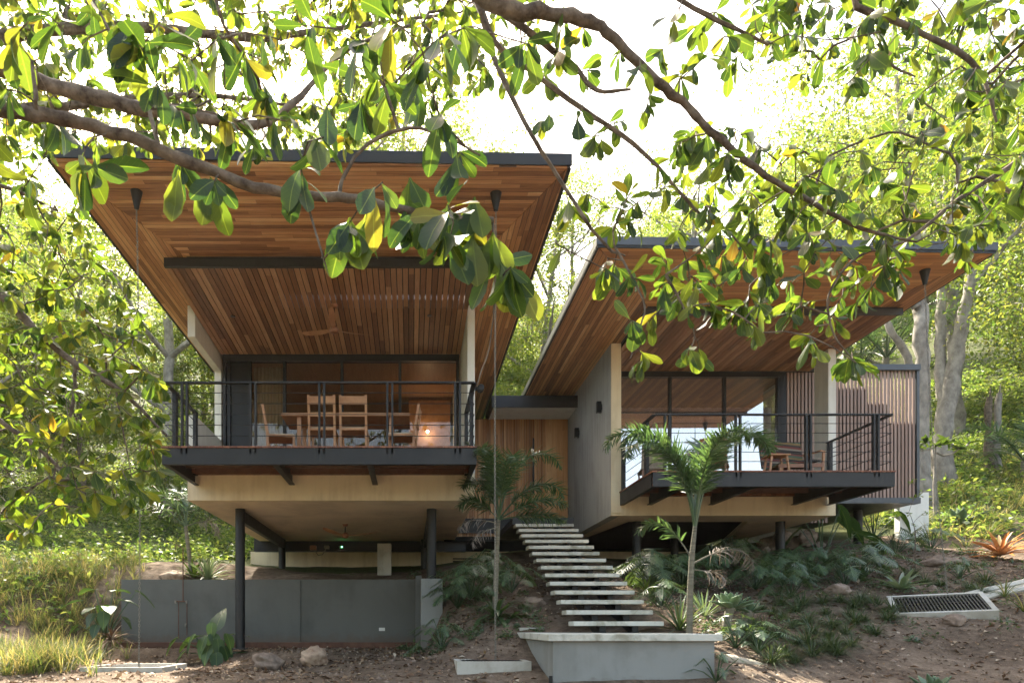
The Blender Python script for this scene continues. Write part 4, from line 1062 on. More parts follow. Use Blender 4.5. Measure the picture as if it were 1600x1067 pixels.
C_pts = [(1008,560),(986,575),(1075,545),(1090,555),(1160,500),(1190,520),(1150,480),(1255,535),(1275,545),(1332,560),(1345,572),(1315,565),(945,420),(955,430),(962,415),(1000,435),(985,500),(1012,505),(1030,450),(1060,470),(1090,440),(1120,480),
         (1050,30),(1085,45),(1120,20),(1150,60),(1180,30),(1210,70),(1140,100),(1100,90),(1070,110),(1010,170),(1000,110),(1030,90),(960,90),(905,60),(880,40),(925,110),(870,90),(850,120),(965,190),(900,190),(985,300),(1040,290),
         (925,215),(935,230),(862,175),(950,325),(980,330),(1000,345),(960,350),(910,300),(890,330),(868,380),(1060,225),(1075,215)]
C_t = [P(x, y, random.uniform(3.0, 3.6)) for x, y in C_pts]
reg2 = [(1040,240),(1100,180),(1170,200),(1240,230),(1330,240),(1420,190),(1500,150),(1640,120),(1640,320),(1560,350),(1500,420),(1440,400),(1380,470),(1290,520),(1200,510),(1100,490),(1020,440),(1060,330)]
C_t += scatter(reg2, 165, 3.1, 4.5, 17)
reg3 = [(1160,-40),(1640,-40),(1640,160),(1500,170),(1380,150),(1240,130),(1160,90)]
C_t += scatter(reg3, 75, 3.2, 4.6, 19)
C_l = [PL(r_) for r_ in (R1, R2, R3, R4, R5, R6, R7, R8, R9, R10)]
C_r = [[.032,.031,.028,.025,.022,.020,.018,.016,.014,.012,.009,.007,.005],[.020,.018,.015,.012,.010,.006],[.016,.014,.012,.011,.010,.008,.006],[.013,.012,.010,.009,.008,.007,.004],[.03,.022,.016,.014,.012,.009,.006],[.016,.012,.009,.006],[.02,.014,.011,.009,.007,.006,.005,.003],[.008,.006,.004],[.006,.005,.004,.003],[.006,.005,.004,.003]]
b1 = Vector((6.8, 1.6, gz(6.8, 1.6))); top = Vector((5.6, 2.6, 5.2))
C_l.append([b1+Vector((0, 0, -.2)), b1+Vector((-.1, .1, 2.0)), Vector((6.2, 2.2, 4.0)), top, Vector((3.2, 3.0, 4.6)), P(720, -25, 3.0)+Vector((0, 0, .02))]); C_r.append([.22, .18, .15, .12, .08, .052])
C_l.append([top, P(1700, -220, 3.6)]); C_r.append([.06, .03])
C_l.append([Vector((6.2, 2.2, 4.0)), P(1740, 120, 3.5)]); C_r.append([.05, .02])
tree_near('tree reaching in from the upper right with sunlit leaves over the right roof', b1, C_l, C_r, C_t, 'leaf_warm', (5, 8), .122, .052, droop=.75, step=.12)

# middle distance tree at the left edge
reg4 = [(-120,230),(40,235),(110,300),(190,420),(260,560),(250,640),(262,720),(215,790),(150,800),(60,850),(-120,860)]
D_t = scatter(reg4, 250, 5.0, 8.0, 13)
reg4b = [(230,560),(262,600),(258,760),(232,800),(215,790)]
D_t += scatter(reg4b, 10, 5.5, 6.5, 12)
D_l = [PL([(-600,420,6),(-250,380,6),(-60,430,6),(0,458,6),(40,500,6),(110,562,6),(150,585,6),(205,625,6),(260,680,6)]), PL([(-250,380,6),(-90,560,6.4),(-20,640,6.4),(60,700,6.4),(120,760,6.4)]), PL([(120,565,6),(112,640,6),(95,700,6),(80,760,6.1)]), PL([(180,600,6),(190,660,6),(205,740,6)]), PL([(-250,380,6),(-100,300,6.5),(0,290,6.8),(90,330,7)])]
D_r = [[.13,.09,.052,.042,.036,.030,.026,.018,.010],[.05,.035,.025,.018,.010],[.018,.014,.010,.006],[.010,.008,.005],[.04,.03,.02,.010]]
q0 = Vector(D_l[0][0]); b2 = Vector((q0.x-.3, q0.y+.2, gz(q0.x-.3, q0.y+.2)))
D_l.append([b2+Vector((0, 0, -.2)), b2+Vector((.1, 0, 1.6)), q0]); D_r.append([.24, .19, .13])
tree_near('backlit tree with a drooping limb at the left edge beside the terrace', b2, D_l, D_r, D_t, 'leaf_sun', (7, 11), .150, .066, droop=.5, step=.22, rtip=.004)

# ------------------------------------------------------------------ forest behind
def forest_tree(name, seed, H, Rc, zc0, ncl, nleaf, ll, lmat, bmat, tr, label, group, lean=0, clump=.9, fork=.5, nlimb=6):
    rs = random.Random(seed); rg = np.random.default_rng(seed)
    t_ = thing(name, label, 'tree', (0, 0, 0), group)
    trunk = [Vector((0, 0, -.8))]; n = 7
    for i in range(1, n+1):
        s_ = i/n; trunk.append(Vector((lean*s_*s_*H*.3+rs.uniform(-.1, .1)*s_*2, rs.uniform(-.1, .1)*s_*2, H*.82*s_)))
    rr = [tr*(1-.75*i/n) for i in range(n+1)]
    limbs = [trunk]; rad_ = [rr]
    c0 = Vector((trunk[-1].x*.8, 0, (zc0+H)/2))
    for k in range(nlimb):
        i = rs.randint(int(n*fork), n-1); a = k*2.4+rs.random(); b_ = trunk[i]
        L = Rc*rs.uniform(.55, .9); tip = b_+Vector((math.cos(a)*L, math.sin(a)*L, L*rs.uniform(.35, 1.0)))
        mid = b_.lerp(tip, .5)+Vector((0, 0, -.08*L)); limbs.append([b_, mid, tip]); rad_.append([rr[i]*.6, rr[i]*.4, rr[i]*.18])
    T = []
    for k in range(ncl):
        v_ = rg.normal(size=3); v_ /= np.linalg.norm(v_); r_ = rg.uniform(.35, 1)**.6
        lump = 1+.25*math.sin(3*math.atan2(v_[1], v_[0])+seed)+.2*math.sin(5*v_[2]+seed*2)
        T.append(Vector((c0.x+v_[0]*r_*Rc*lump, c0.y+v_[1]*r_*Rc*lump, c0.z+v_[2]*r_*(H-zc0)/2)))
    mb, tips = colonize(limbs, rad_, T, .6, .05, tr*.055, .45)
    mb.build('trunk', bmat, t_, smooth=True)
    cen = np.array([tuple(q) for q in T]); idx = rg.integers(0, ncl, nleaf)
    sz = rg.uniform(.6, 1.3, ncl)[idx]*clump
    Pn = cen[idx]+rg.normal(0, 1, (nleaf, 3))*np.stack([sz*.5, sz*.5, sz*.30], 1)
    Dn = rg.normal(0, 1, (nleaf, 3)); Dn[:, 2] = Dn[:, 2]*.5-.35
    Nn = rg.normal(0, .6, (nleaf, 3)); Nn[:, 2] += 1
    s_ = rg.uniform(.6, 1.25, nleaf)*ll
    kites('crown', lmat, Pn, Dn, Nn, s_, s_*.48, t_)
    return t_
GB = 'trees on the hillside behind the house'
protos = [forest_tree('forest_tree', 11, 15, 4.4, 4.0, 120, 17000, .20, M['leaf_bg'], M['bark_pale'], .24, 'broad light green forest tree', GB),
          forest_tree('forest_tree', 23, 13, 4.0, 2.5, 110, 17000, .18, M['leaf_bg_dark'], M['bark'], .20, 'darker green forest tree', GB),
          forest_tree('forest_tree', 37, 11, 3.6, 1.5, 110, 20000, .18, M['leaf_bg'], M['bark'], .16, 'low bushy green forest tree', GB, lean=.5),
          forest_tree('forest_tree', 41, 17, 4.0, 5.0, 110, 11000, .16, M['leaf_bg'], M['bark_pale'], .26, 'tall open forest tree', GB, lean=-.3, clump=.75, fork=.35, nlimb=9)]
spots = [  # x, y, proto, scale
 (-13,27,2,.9),(-17,24,2,1.0),(-10,33,1,.8),(-16,33,0,.85),(-23,28,0,.9),(-21,38,1,1.0),(-12,42,0,.8),(-29,36,1,1.0),(-6,38,2,.85),(-1,36,2,.8),(4,38,1,.75),(-3,46,0,.75),
 (3,47,3,.75),(8,42,2,.75),(13,45,2,.85),(17,38,2,.9),(22,42,1,.95),(28,36,0,.95),(33,44,1,1.1),(20,52,0,.9),(30,54,3,1.0),(10,56,1,.75),(-8,57,1,.85),(-18,52,0,.95),(-28,50,1,1.05),(-38,45,0,1.1),
 (11,36,3,.8),(19,31,0,.8),(28,30,0,.9),(25,40,3,1.0),(31,33,2,1.0),(-8,31,2,.75),(5,33,2,.7),(9,34,2,.7),(0,33,0,.5),(37,30,2,1.1),(26,27,2,.9),(23,33,3,.8),(40,52,0,1.2),(-36,30,2,1.1),(-26,21,0,.9),(-19.5,18.5,2,.75),(0,60,2,.9),(-5,28,2,.55),(2.5,29,2,.62),(7,30,2,.6),(-40,62,1,1.2),(25,66,1,1.1),(45,68,0,1.2),(-9,24.5,2,.42)]
for i, (x, y, k, s_) in enumerate(spots):
    loc = (x, y, gz(x, y)-.1)
    rz = random.uniform(0, 6.28); sc_ = s_*random.uniform(.92, 1.08)
    used = protos[k].get('_u')
    if not used: o = protos[k]; o['_u'] = 1; o.location = loc; o.rotation_euler = (0, 0, rz); o.scale = (sc_,)*3
    else: o = copy_thing(protos[k], loc, rz, sc_)
for o in SC.objects:
    if '_u' in o: del o['_u']
def relabel_forest():
    zones = [(-1e9, 60, 'at the left edge of the hillside'), (60, 330, 'left of the left roof'), (330, 760, 'behind the left house roof'), (760, 960, 'behind the gap between the two roofs'),
             (960, 1200, 'behind the middle of the right roof'), (1200, 1430, 'behind the right end of the right roof'), (1430, 1540, 'behind the pale trunks'), (1540, 1e9, 'at the right edge of the hillside')]
    rank = ['nearest', 'second nearest', 'third nearest', 'fourth nearest', 'fifth nearest', 'sixth nearest', 'seventh nearest', 'eighth nearest', 'ninth nearest', 'tenth nearest', 'eleventh nearest', 'twelfth nearest']
    kinds = {}
    for o in SC.objects:
        if o.get('group') == GB:
            px = CX+o.location.x/o.location.y*F; z = next(q[2] for q in zones if q[0] <= px < q[1]); k = o['label'].split(' tree')[0]
            kinds.setdefault((z, k), []).append((o.location.length, o))
    for (z, k), L in kinds.items():
        L.sort(key=lambda q: q[0])
        for i, (_, o) in enumerate(L): o['label'] = (k+' tree '+z) if len(L) == 1 else rank[i]+' '+k+' tree '+z
for (x, y, s_) in ((6.5, 35, 1.05), (3, 37, 1.2), (-4, 38, 1.35), (-.5, 41, 1.45), (9.5, 40, 1.0), (-15, 22, .95), (-9.5, 26.5, 1.05), (-4.5, 29, 1.2), (.5, 30, 1.1), (-20, 22, 1.0), (12.5, 31, 1.0), (24, 30, 1.25), (-24, 26, 1.2)):
    copy_thing(protos[3], (x, y, gz(x, y)-.1), random.uniform(0, 6.28), s_, label='tall open forest tree')
relabel_forest()
# pale lichen trunks right of the slatted wing
def trunk_tree(label, pts, rs_, br, targets, lmat, nl=2600):
    base = Vector(pts[0]); base.z = gz(base.x, base.y)-.05
    t_ = thing('pale_tree', label, 'tree', tuple(base)); pts = [tuple(base+Vector((0, 0, -.3)))]+[tuple(p) for p in pts]; rs_ = [rs_[0]*1.2]+list(rs_)
    mb, tips = colonize([pts]+br[0], [rs_]+br[1], targets, .5, .08, .012, .45)
    mb.build('trunk', M['bark_pale'], t_, smooth=True)
    T = np.array([tuple(q) for q in targets]); idx = RNG.integers(0, len(T), nl*len(T)//14)
    n = len(idx); Pn = T[idx]+RNG.normal(0, 1, (n, 3))*np.array([.75, .75, .35]); Dn = RNG.normal(0, 1, (n, 3)); Dn[:, 2] -= .4; Nn = RNG.normal(0, .6, (n, 3)); Nn[:, 2] += 1; s_ = RNG.uniform(.6, 1.2, n)*.17
    kites('crown', lmat, Pn, Dn, Nn, s_, s_*.48, t_); return t_
def PT(pts): return [P(x, y, Y) for x, y, Y in pts]
trunk_tree('pale upright trunk standing just right of the slatted wing', PT([(1440,690,21),(1440,600,21),(1438,520,21),(1436,450,21.2),(1430,380,21.5),(1415,250,22),(1400,120,22.5)]), [.23,.21,.20,.18,.15,.11,.06],
           ([PT([(1432,480,21),(1400,440,21),(1370,400,21),(1330,330,21.5)]), PT([(1436,440,21.2),(1475,370,21),(1500,260,21)])], [[.13,.10,.08,.05], [.12,.09,.05]]),
           scatter([(1180,60),(1480,40),(1500,330),(1380,340),(1200,330)], 46, 19.5, 24), M['leaf_bg'])
trunk_tree('pale forked trunk leaning right behind the right rain chain', PT([(1470,690,23),(1480,620,23),(1497,540,23),(1512,460,23),(1522,400,23.2),(1540,300,23.5),(1550,150,24)]), [.29,.26,.22,.18,.14,.10,.06],
           ([PT([(1478,640,23),(1468,560,23.3),(1470,470,23.6),(1473,380,24),(1480,240,24.5)]), PT([(1513,455,23),(1550,410,22.8),(1590,360,22.6),(1640,320,22.5)])], [[.18,.16,.14,.11,.06], [.09,.08,.06,.04]]),
           scatter([(1480,120),(1680,100),(1680,480),(1560,520),(1500,380),(1440,300)], 60, 21, 26), M['leaf_bg'])
trunk_tree('slim pale trunk curving up behind the slatted wing top', PT([(1425,640,22),(1418,560,22),(1390,515,22),(1378,470,22.3),(1370,380,22.6)]), [.12,.11,.10,.08,.05], ([], []),
           scatter([(1320,250),(1430,240),(1430,380),(1330,400)], 14, 21, 24), M['leaf_bg'])
for (lab, px, py, h_, r_, mt) in (('broken reddish dead trunk standing in the right hillside grass', 1545, 680, 2.6, .14, 'bark'), ('broken grey dead trunk leaning beside the reddish one', 1556, 672, 2.7, .13, 'bark_pale')):
    q = P(px, py, 24); z = gz(q.x, q.y); m = MB()
    pts = [(q.x+.03*math.sin(i*1.7)+(.10*i/8 if 'grey' in lab else 0), q.y, z-.3+i/8*(h_+.3)) for i in range(9)]
    m.tube(pts, [r_*(1.15-.45*i/8)*(1+.15*math.sin(i*2.1)) for i in range(9)], 9)
    m.tube([pts[-2], (pts[-1][0]+.05, q.y, pts[-1][2]+.35)], [r_*.45, .01], 6)
    tag(m.build('dead_trunk', M[mt], None, base=(q.x, q.y, z)), lab, 'dead tree')

# ------------------------------------------------------------------ undergrowth
def cover(name, label, n, xr, yr, test, ll, mat, h, clumps):
    cx = RNG.uniform(*xr, clumps); cy = RNG.uniform(*yr, clumps); k = test(cx, cy); cx, cy = cx[k], cy[k]; ch = RNG.uniform(.35, 1.0, len(cx))*h
    i = RNG.integers(0, len(cx), n); rr = ch[i]*1.1
    x = cx[i]+RNG.normal(0, .5, n)*rr; y = cy[i]+RNG.normal(0, .5, n)*rr
    z = GZ(x, y)+np.abs(RNG.normal(.35, .35, n))*ch[i]*np.exp(-(((x-cx[i])**2+(y-cy[i])**2)/(rr**2+.01)))
    Dn = RNG.normal(0, 1, (n, 3)); Dn[:, 2] = np.abs(Dn[:, 2])*.6-.1; Nn = RNG.normal(0, .5, (n, 3)); Nn[:, 2] += 1
    s_ = RNG.uniform(.5, 1.3, n)*ll
    o = kites(name, mat, np.c_[x, y, z], Dn, Nn, s_, s_*.5, base=(float(cx.mean()), float(cy.mean()), 2)); tag(o, label, 'undergrowth', kind='stuff')
def t_left(x, y): return (x < -6.9-np.maximum(0, 14-y)*1.2) | ((y > 17.2) & (x < -5.0)) | (y > 24)
cover('undergrowth', 'bright green leafy ground cover on the left hillside', 75000, (-26, 4), (12.5, 34), lambda x, y: t_left(x, y) & (x < 2), .15, M['leaf_shrub'], .85, 900)
cover('undergrowth', 'bright green leafy ground cover on the right hillside', 85000, (10, 34), (17, 40), lambda x, y: (x > 13.4) | (y > 23), .16, M['leaf_shrub'], .8, 950)
cover('undergrowth', 'distant leafy ground cover between the trees behind the house', 60000, (-45, 50), (30, 75), lambda x, y: x == x, .30, M['leaf_bg_dark'], 1.6, 1400)
def grass(name, label, n, cx, cy, sp, L, Wd, mat, kind='stuff', tuft=18, lean=.5):
    lv = LV(); k = 0
    while k < n:
        j = random.randrange(len(cx)); x = cx[j]+random.gauss(0, sp); y = cy[j]+random.gauss(0, sp); z = gz(x, y)
        for q in range(tuft):
            a = random.uniform(0, 6.28); e = random.uniform(.05, lean)*1.4
            d = Vector((math.cos(a)*e, math.sin(a)*e, 1)).normalized(); s_ = random.uniform(.5, 1.15)
            lv.add((x+random.gauss(0, .03), y+random.gauss(0, .03), z-.01), d, Vector((-math.cos(a), -math.sin(a), .3)), L*s_, Wd, random.uniform(.2, 1.5)); k += 1
    o = lv.build(name, mat, None, [(0, .5), (.4, .45), (.8, .25), (1, .03)], .1, base=(cx[0], cy[0], gz(cx[0], cy[0]))); return tag(o, label, 'grass', kind=kind)
lx, ly = [], []
for _ in range(70):
    y = random.uniform(8.6, 10.8); lx.append((random.uniform(-60, 95)-CX)/F*y); ly.append(y)
for _ in range(170):
    y = random.uniform(13.2, 17.5); lx.append((random.uniform(-60, 205 if y > 15 else 165)-CX)/F*y); ly.append(y)
grass('straw_grass', 'dry yellow grass along the left path', 12000, lx, ly, .22, .48, .010, M['dry_grass'])
rx, ry = [], []
for _ in range(200):
    y = random.uniform(16, 26); x = random.uniform(12.5, 24) if y < 20 else random.uniform(12, 28)
    if x < 12.5+(18-y)*.8: continue
    rx.append(x); ry.append(y)
grass('straw_grass', 'pale sunlit grass on the right hillside', 13000, rx, ry, .3, .6, .016, M['dry_grass'], tuft=22, lean=.8)

cover('low_weeds', 'low green weeds and seedlings scattered on the right slope', 9000, (4.0, 13), (9.2, 16.5), lambda x, y: (y > 9+.1*x) & ~((x > 7.7) & (x < 9.6) & (y > 10.2) & (y < 12)), .055, M['philo'], .16, 330)
cover('low_weeds', 'low green weeds and seedlings on the bank left of the stairs', 3500, (-.2, 2.2), (10, 16), lambda x, y: (y > 10.3+.8*(1-x)), .055, M['philo'], .18, 90)
# leaf litter and pebbles on the bare soil
mb = MB()
for _ in range(420):
    x = random.uniform(-6.3, 12.5); y = random.uniform(7.7, 15)
    if (-6.4 < x < .3 and y > 14.6) or (1.6 < x < 3.9 and 8.1 < y < 11): continue
    a = random.uniform(0, 6.28); L = random.uniform(.06, .34); pts = []
    for k in range(4):
        qx = x+math.cos(a)*L*k/3; qy = y+math.sin(a)*L*k/3; pts.append((qx+random.gauss(0, .01), qy, gz(qx, qy)+.008+.02*random.random()*(k % 2)))
    mb.tube(pts, [.004, .0035, .003, .0015], 4)
tag(mb.build('twigs', M['bark'], None, base=(2, 10, -.3)), 'thin dry twigs fallen on the brown soil', 'twigs', kind='stuff')
n = 15000; x = RNG.uniform(-6.5, 13, n); y = RNG.uniform(7.6, 15.5, n); kx = ~((x > -6.4) & (x < .3) & (y > 14.7)) & ~((x > 1.6) & (x < 3.8) & (y > 8.2) & (y < 11)); x, y = x[kx], y[kx]; n = len(x)
Dn = RNG.normal(0, 1, (n, 3)); Dn[:, 2] *= .25; Nn = RNG.normal(0, .3, (n, 3)); Nn[:, 2] += 1; s_ = RNG.uniform(.3, 1.1, n)**2*.085+.012
tag(kites('leaf_litter', M['litter'], np.c_[x, y, GZ(x, y)+.008], Dn, Nn, s_, s_*.55, base=(2, 10, -.3)), 'scattered dry leaf litter on the brown soil', 'leaf litter', kind='stuff')
n = 2600; x = RNG.uniform(-6.5, 13, n); y = RNG.uniform(7.6, 15.5, n); s_ = (RNG.uniform(.15, 1, n)**3*.045+.008)
kx = ~((x > -6.4) & (x < .3) & (y > 14.7)) & ~((x > 1.6) & (x < 3.8) & (y > 8.2) & (y < 11)); x, y, s_ = x[kx], y[kx], s_[kx]; n = len(x)
oc = np.array([(1,0,0),(0,1,0),(-1,0,0),(0,-1,0),(0,0,.7),(0,0,-.7)], float); of = np.array([(0,1,4),(1,2,4),(2,3,4),(3,0,4),(1,0,5),(2,1,5),(3,2,5),(0,3,5)])
V = np.c_[x, y, GZ(x, y)][:, None, :]+oc[None]*s_[:, None, None]*RNG.uniform(.6, 1.3, (n, 6, 3)); FA = (of[None]+(np.arange(n)*6)[:, None, None]).reshape(-1, 3)
tag(add_obj('pebbles', mesh_np('pebbles', V.reshape(-1, 3)-np.array((2, 10, -.3)), FA), M['rock'], base=(2, 10, -.3)), 'small stones and clods scattered over the soil', 'pebbles', kind='stuff')

# rocks
from mathutils import noise as mnoise
def rock(label, c, sx, sy, sz, seed, mat='rock', flat=0.0):
    nu, nv = 40, 26; V = []; 
    for j in range(nv+1):
        ph = math.pi*j/nv
        for i in range(nu):
            th = 2*math.pi*i/nu; d = Vector((math.sin(ph)*math.cos(th), math.sin(ph)*math.sin(th), math.cos(ph)))
            r_ = 1+.34*mnoise.noise(d*1.3+Vector((seed*7.1,)*3))+.20*mnoise.noise(d*3.1+Vector((seed*3.3,)*3))+.07*mnoise.noise(d*7+Vector((seed,)*3))+.03*mnoise.noise(d*15+Vector((seed,)*3))
            for k in range(5):                      # a few flattened facets
                f_ = Vector(mnoise.random_unit_vector()) if False else Vector((math.sin(seed*5+k*2.1), math.cos(seed*3+k*1.7), math.sin(seed+k*1.3)*.7+.2)).normalized()
                q = d.dot(f_)*r_
                if q > .86: r_ *= .86/q*.85+.15
            V.append((d.x*r_*sx, d.y*r_*sy, d.z*r_*sz))
    FA = [(j*nu+i, j*nu+(i+1) % nu, (j+1)*nu+(i+1) % nu, (j+1)*nu+i) for j in range(nv) for i in range(nu)]
    o = add_obj('rock', mesh_np('rock', V, FA, smooth=True), M[mat], base=tuple(c)); o.rotation_euler = (0, 0, seed)
    return tag(o, label, 'rock', None)
def gr(px, py, dz=0):
    q = ground_at(px, py); q.z += dz; return q
rock('brown flat topped boulder left of the orange one below the retaining wall', gr(419, 1046, .10), .31, .26, .17, 1.3)
rock('rounded orange brown boulder beside the flat topped one below the retaining wall', gr(492, 1038, .13), .25, .22, .18, 4.2, 'rock2')
rock('rounded brown stone against the front of the tilted drain slab', gr(1492, 975, .05), .16, .13, .10, 2.2)
rock('brown stone among dark grass tufts on the right slope', gr(1310, 928, .06), .22, .18, .12, 3.1)
rock('low buried stone in soil left of the tilted drain slab', gr(1372, 950, .02), .14, .12, .07, 5.5)
rock('half buried grey brown stone on the bank left of the stairs', gr(832, 945, .02), .22, .16, .12, 6.1)
rock('small stone at the back edge of the tilted drain slab', gr(1456, 925, .03), .09, .08, .08, 7.7)
rock('large boulder on the slope behind the tilted drain slab', gr(1468, 884, .05), .32, .25, .15, 8.1)
rock('pale stone lying on the soil above the retaining wall', P(270, 902, 15.8), .30, .2, .16, 9.3, 'rock2')
for i, (px, py) in enumerate(((1262, 842), (1240, 852), (1222, 838), (1200, 850), (1280, 860), (1250, 866), (1190, 865))):
    q = P(px, py, 17.0+.3*(i % 2)); rock('dark stone in the rubble heap under the right house', q, .26+.05*(i % 3), .2, .2, 10+i*1.7)['group'] = 'stones of the rubble heap under the right house'

# log edging at the bottom right of the landing base
m = MB(); pts = [P(1122, 1030, 8.9), P(1170, 1038, 8.8), P(1240, 1052, 8.65), P(1330, 1072, 8.5), P(1440, 1098, 8.3)]
path = []
for i in range(len(pts)-1):
    for k in range(10): path.append(pts[i].lerp(pts[i+1], k/10))
for s_ in range(3):
    m.tube([q+Vector((0, s_*.05-.03, -.03*s_+.02*mnoise.noise(q*4+Vector((s_,)*3)))) for q in path], [.075+.03*mnoise.noise(q*5+Vector((s_*9,)*3)) for q in path], 12)
M['log'] = m_plain('weathered_log', (.20,.155,.10), (.52,.46,.35), 6, .9, bs=.9, fine=24)
tag(m.build('log_edging', M['log'], None, base=tuple(pts[0]), smooth=True), 'weathered pale log edging running right from the landing base', 'log')

# ------------------------------------------------------------------ palms
def frond(lv, sb, p0, az, el, L, nleaf, ll, lw, curve=1.4, droop=.5, plume=True):
    """arching rachis with leaflets; returns nothing"""
    pts = []; p = Vector(p0); e = el; n = 26
    h = Vector((math.cos(az), math.sin(az), 0))
    for i in range(n+1):
        pts.append(p.copy()); d = h*math.cos(e)+Vector((0, 0, 1))*math.sin(e); p = p+d*(L/n); e -= curve/n*(.15+2.55*(i/n)**2)
    sb.tube(pts, [.016*(1-.85*i/n)*max(.5, L/1.5)+.002 for i in range(n+1)], 6)
    for k in range(nleaf):
        s_ = .24+.76*(k+.5)/nleaf; f_ = s_*n; i = min(int(f_), n-1); c = pts[i].lerp(pts[i+1], f_-i); d = (pts[i+1]-pts[i]).normalized()
        side = d.cross(Vector((0, 0, 1))).normalized(); upv = side.cross(d)
        ln = ll*(math.sin(math.pi*(.12+.80*s_))**.6)*random.uniform(.85, 1.1)
        for sg in (-1, 1):
            t_ = random.uniform(-.6, .9) if plume else random.uniform(.0, .25)
            v_ = (side*sg*math.cos(t_)+upv*math.sin(t_)+d*random.uniform(.45, .8)).normalized()
            lv.add(c, v_, (upv*.8+Vector(RNG.normal(0, .25, 3))+Vector((0,0,.3))), ln, lw, droop*random.uniform(.6, 1.6))
def palm(label, base, pts, rs_, top, fronds, dead=(), spear=None, ll=.30, lw=.030, nlf=46):
    t_ = thing('palm', label, 'palm', tuple(base))
    MB().tube(pts, rs_, 14).build('trunk', M['palm_bark'], t_, smooth=True)
    for (az, el, L, cv) in fronds:
        lv = LV(); sb = MB(); frond(lv, sb, top, rad(az), rad(el), L, nlf, ll, lw, cv)
        f_ = lv.build('frond', M['palm'], t_, STRAP, .12); sb.build('rachis', M['strap'], f_, smooth=True)
    for (az, el, L, cv, z) in dead:
        lv = LV(); sb = MB(); frond(lv, sb, Vector(top)-Vector((0, 0, z)), rad(az), rad(el), L, 26, ll*.9, lw*.6, cv, .9)
        f_ = lv.build('dead_frond', M['palm_dead'], t_, STRAP, .1); sb.build('rachis', M['palm_bark'], f_, smooth=True)
    if spear: MB().tube([top, Vector(top)+Vector((.0, 0, spear))], [.018, .003], 6).build('spear_leaf', M['strap'], t_)
    return t_
b = P(773, 905, 11.6); b.z = gz(b.x, b.y)
tp = P(779, 812, 11.5)
palm('feather palm left of the stairs in front of the teak entrance cladding', b, [b, P(776, 870, 11.6), tp], [.048,.040,.032], tp,
     [(165,88,1.75,2.4),(15,78,1.95,2.9),(5,54,1.45,2.5),(178,50,.8,2.1),(-80,72,1.5,2.5),(-20,30,1.2,1.5),(95,70,1.6,2.0),(-120,84,1.5,2.3),(-10,10,1.1,.9),(150,76,1.1,2.4)],
     [(190,12,.75,1.6,.06),(200,-15,.6,1.3,.12)], ll=.31, lw=.018, nlf=105)
b = P(1077, 990, 9.6); b.z = gz(b.x, b.y)-.05
tp = P(1086, 822, 9.55)
palm('tall feather palm right of the stairs in front of the right terrace', b, [b, P(1078, 930, 9.6), P(1081, 870, 9.58), tp], [.046,.042,.038,.026], tp,
     [(168,82,2.2,2.9),(14,78,2.2,2.7),(176,86,2.0,2.9),(60,82,1.9,2.2),(-70,84,1.7,2.5),(6,84,2.1,3.1),(195,78,1.9,3.0)],
     [], spear=1.45, ll=.32, lw=.020, nlf=110)
SPALM = bpy.data.objects['palm.001'] if 'palm.001' in bpy.data.objects else None
lv = LV(); sb = MB(); frond(lv, sb, P(1078, 868, 9.58), rad(165), rad(62), .95, 34, .26, .034, 2.6, .5)
f_ = lv.build('frond', M['palm'], SPALM, STRAP, .12); sb.build('rachis', M['palm_bark'], f_)
lv = LV(); sb = MB(); frond(lv, sb, P(1084, 880, 9.62), rad(12), rad(28), 1.15, 34, .30, .012, 2.3, 1.0)
f_ = lv.build('dead_frond', M['palm_dead'], SPALM, STRAP, .12); sb.build('rachis', M['palm_bark'], f_)
lv = LV(); sb = MB(); frond(lv, sb, P(1084, 890, 9.62), rad(-20), rad(-5), .5, 20, .26, .012, 1.5, 1.0)
f_ = lv.build('dead_frond', M['palm_dead'], SPALM, STRAP, .12); sb.build('rachis', M['palm_bark'], f_)
b = P(300, 900, 16.2); tp = P(290, 822, 16.2)
palm('slender young palm above the retaining wall left of the house', b, [b, P(296, 870, 16.2), tp], [.06,.05,.04], tp,
     [(80,78,1.6,1.9),(170,40,1.5,1.5),(120,70,1.5,2.0),(10,60,1.3,2.2),(200,65,1.4,2.0)], [(0,20,1.0,2.6,.0)], ll=.42, lw=.03, nlf=34)
for k, (px, py, y, s_) in enumerate(((1385, 560, 25, 1.3), (1345, 575, 27, 1.2), (1600, 720, 22, 1.0))):
    b = P(px, py+60, y); b.z = gz(b.x, b.y); tp = P(px, py, y)
    palm(('broad backlit palm behind the top of the slatted wing', 'second backlit palm behind the corner column', 'low palm at the right edge in the sunlit grass')[k], b, [b, b.lerp(tp, .5), tp], [.12,.10,.08], tp,
         [(a_, 55+20*math.sin(a_), 2.2*s_, 1.7) for a_ in range(0, 360, 40)], ll=.55, lw=.035, nlf=34)

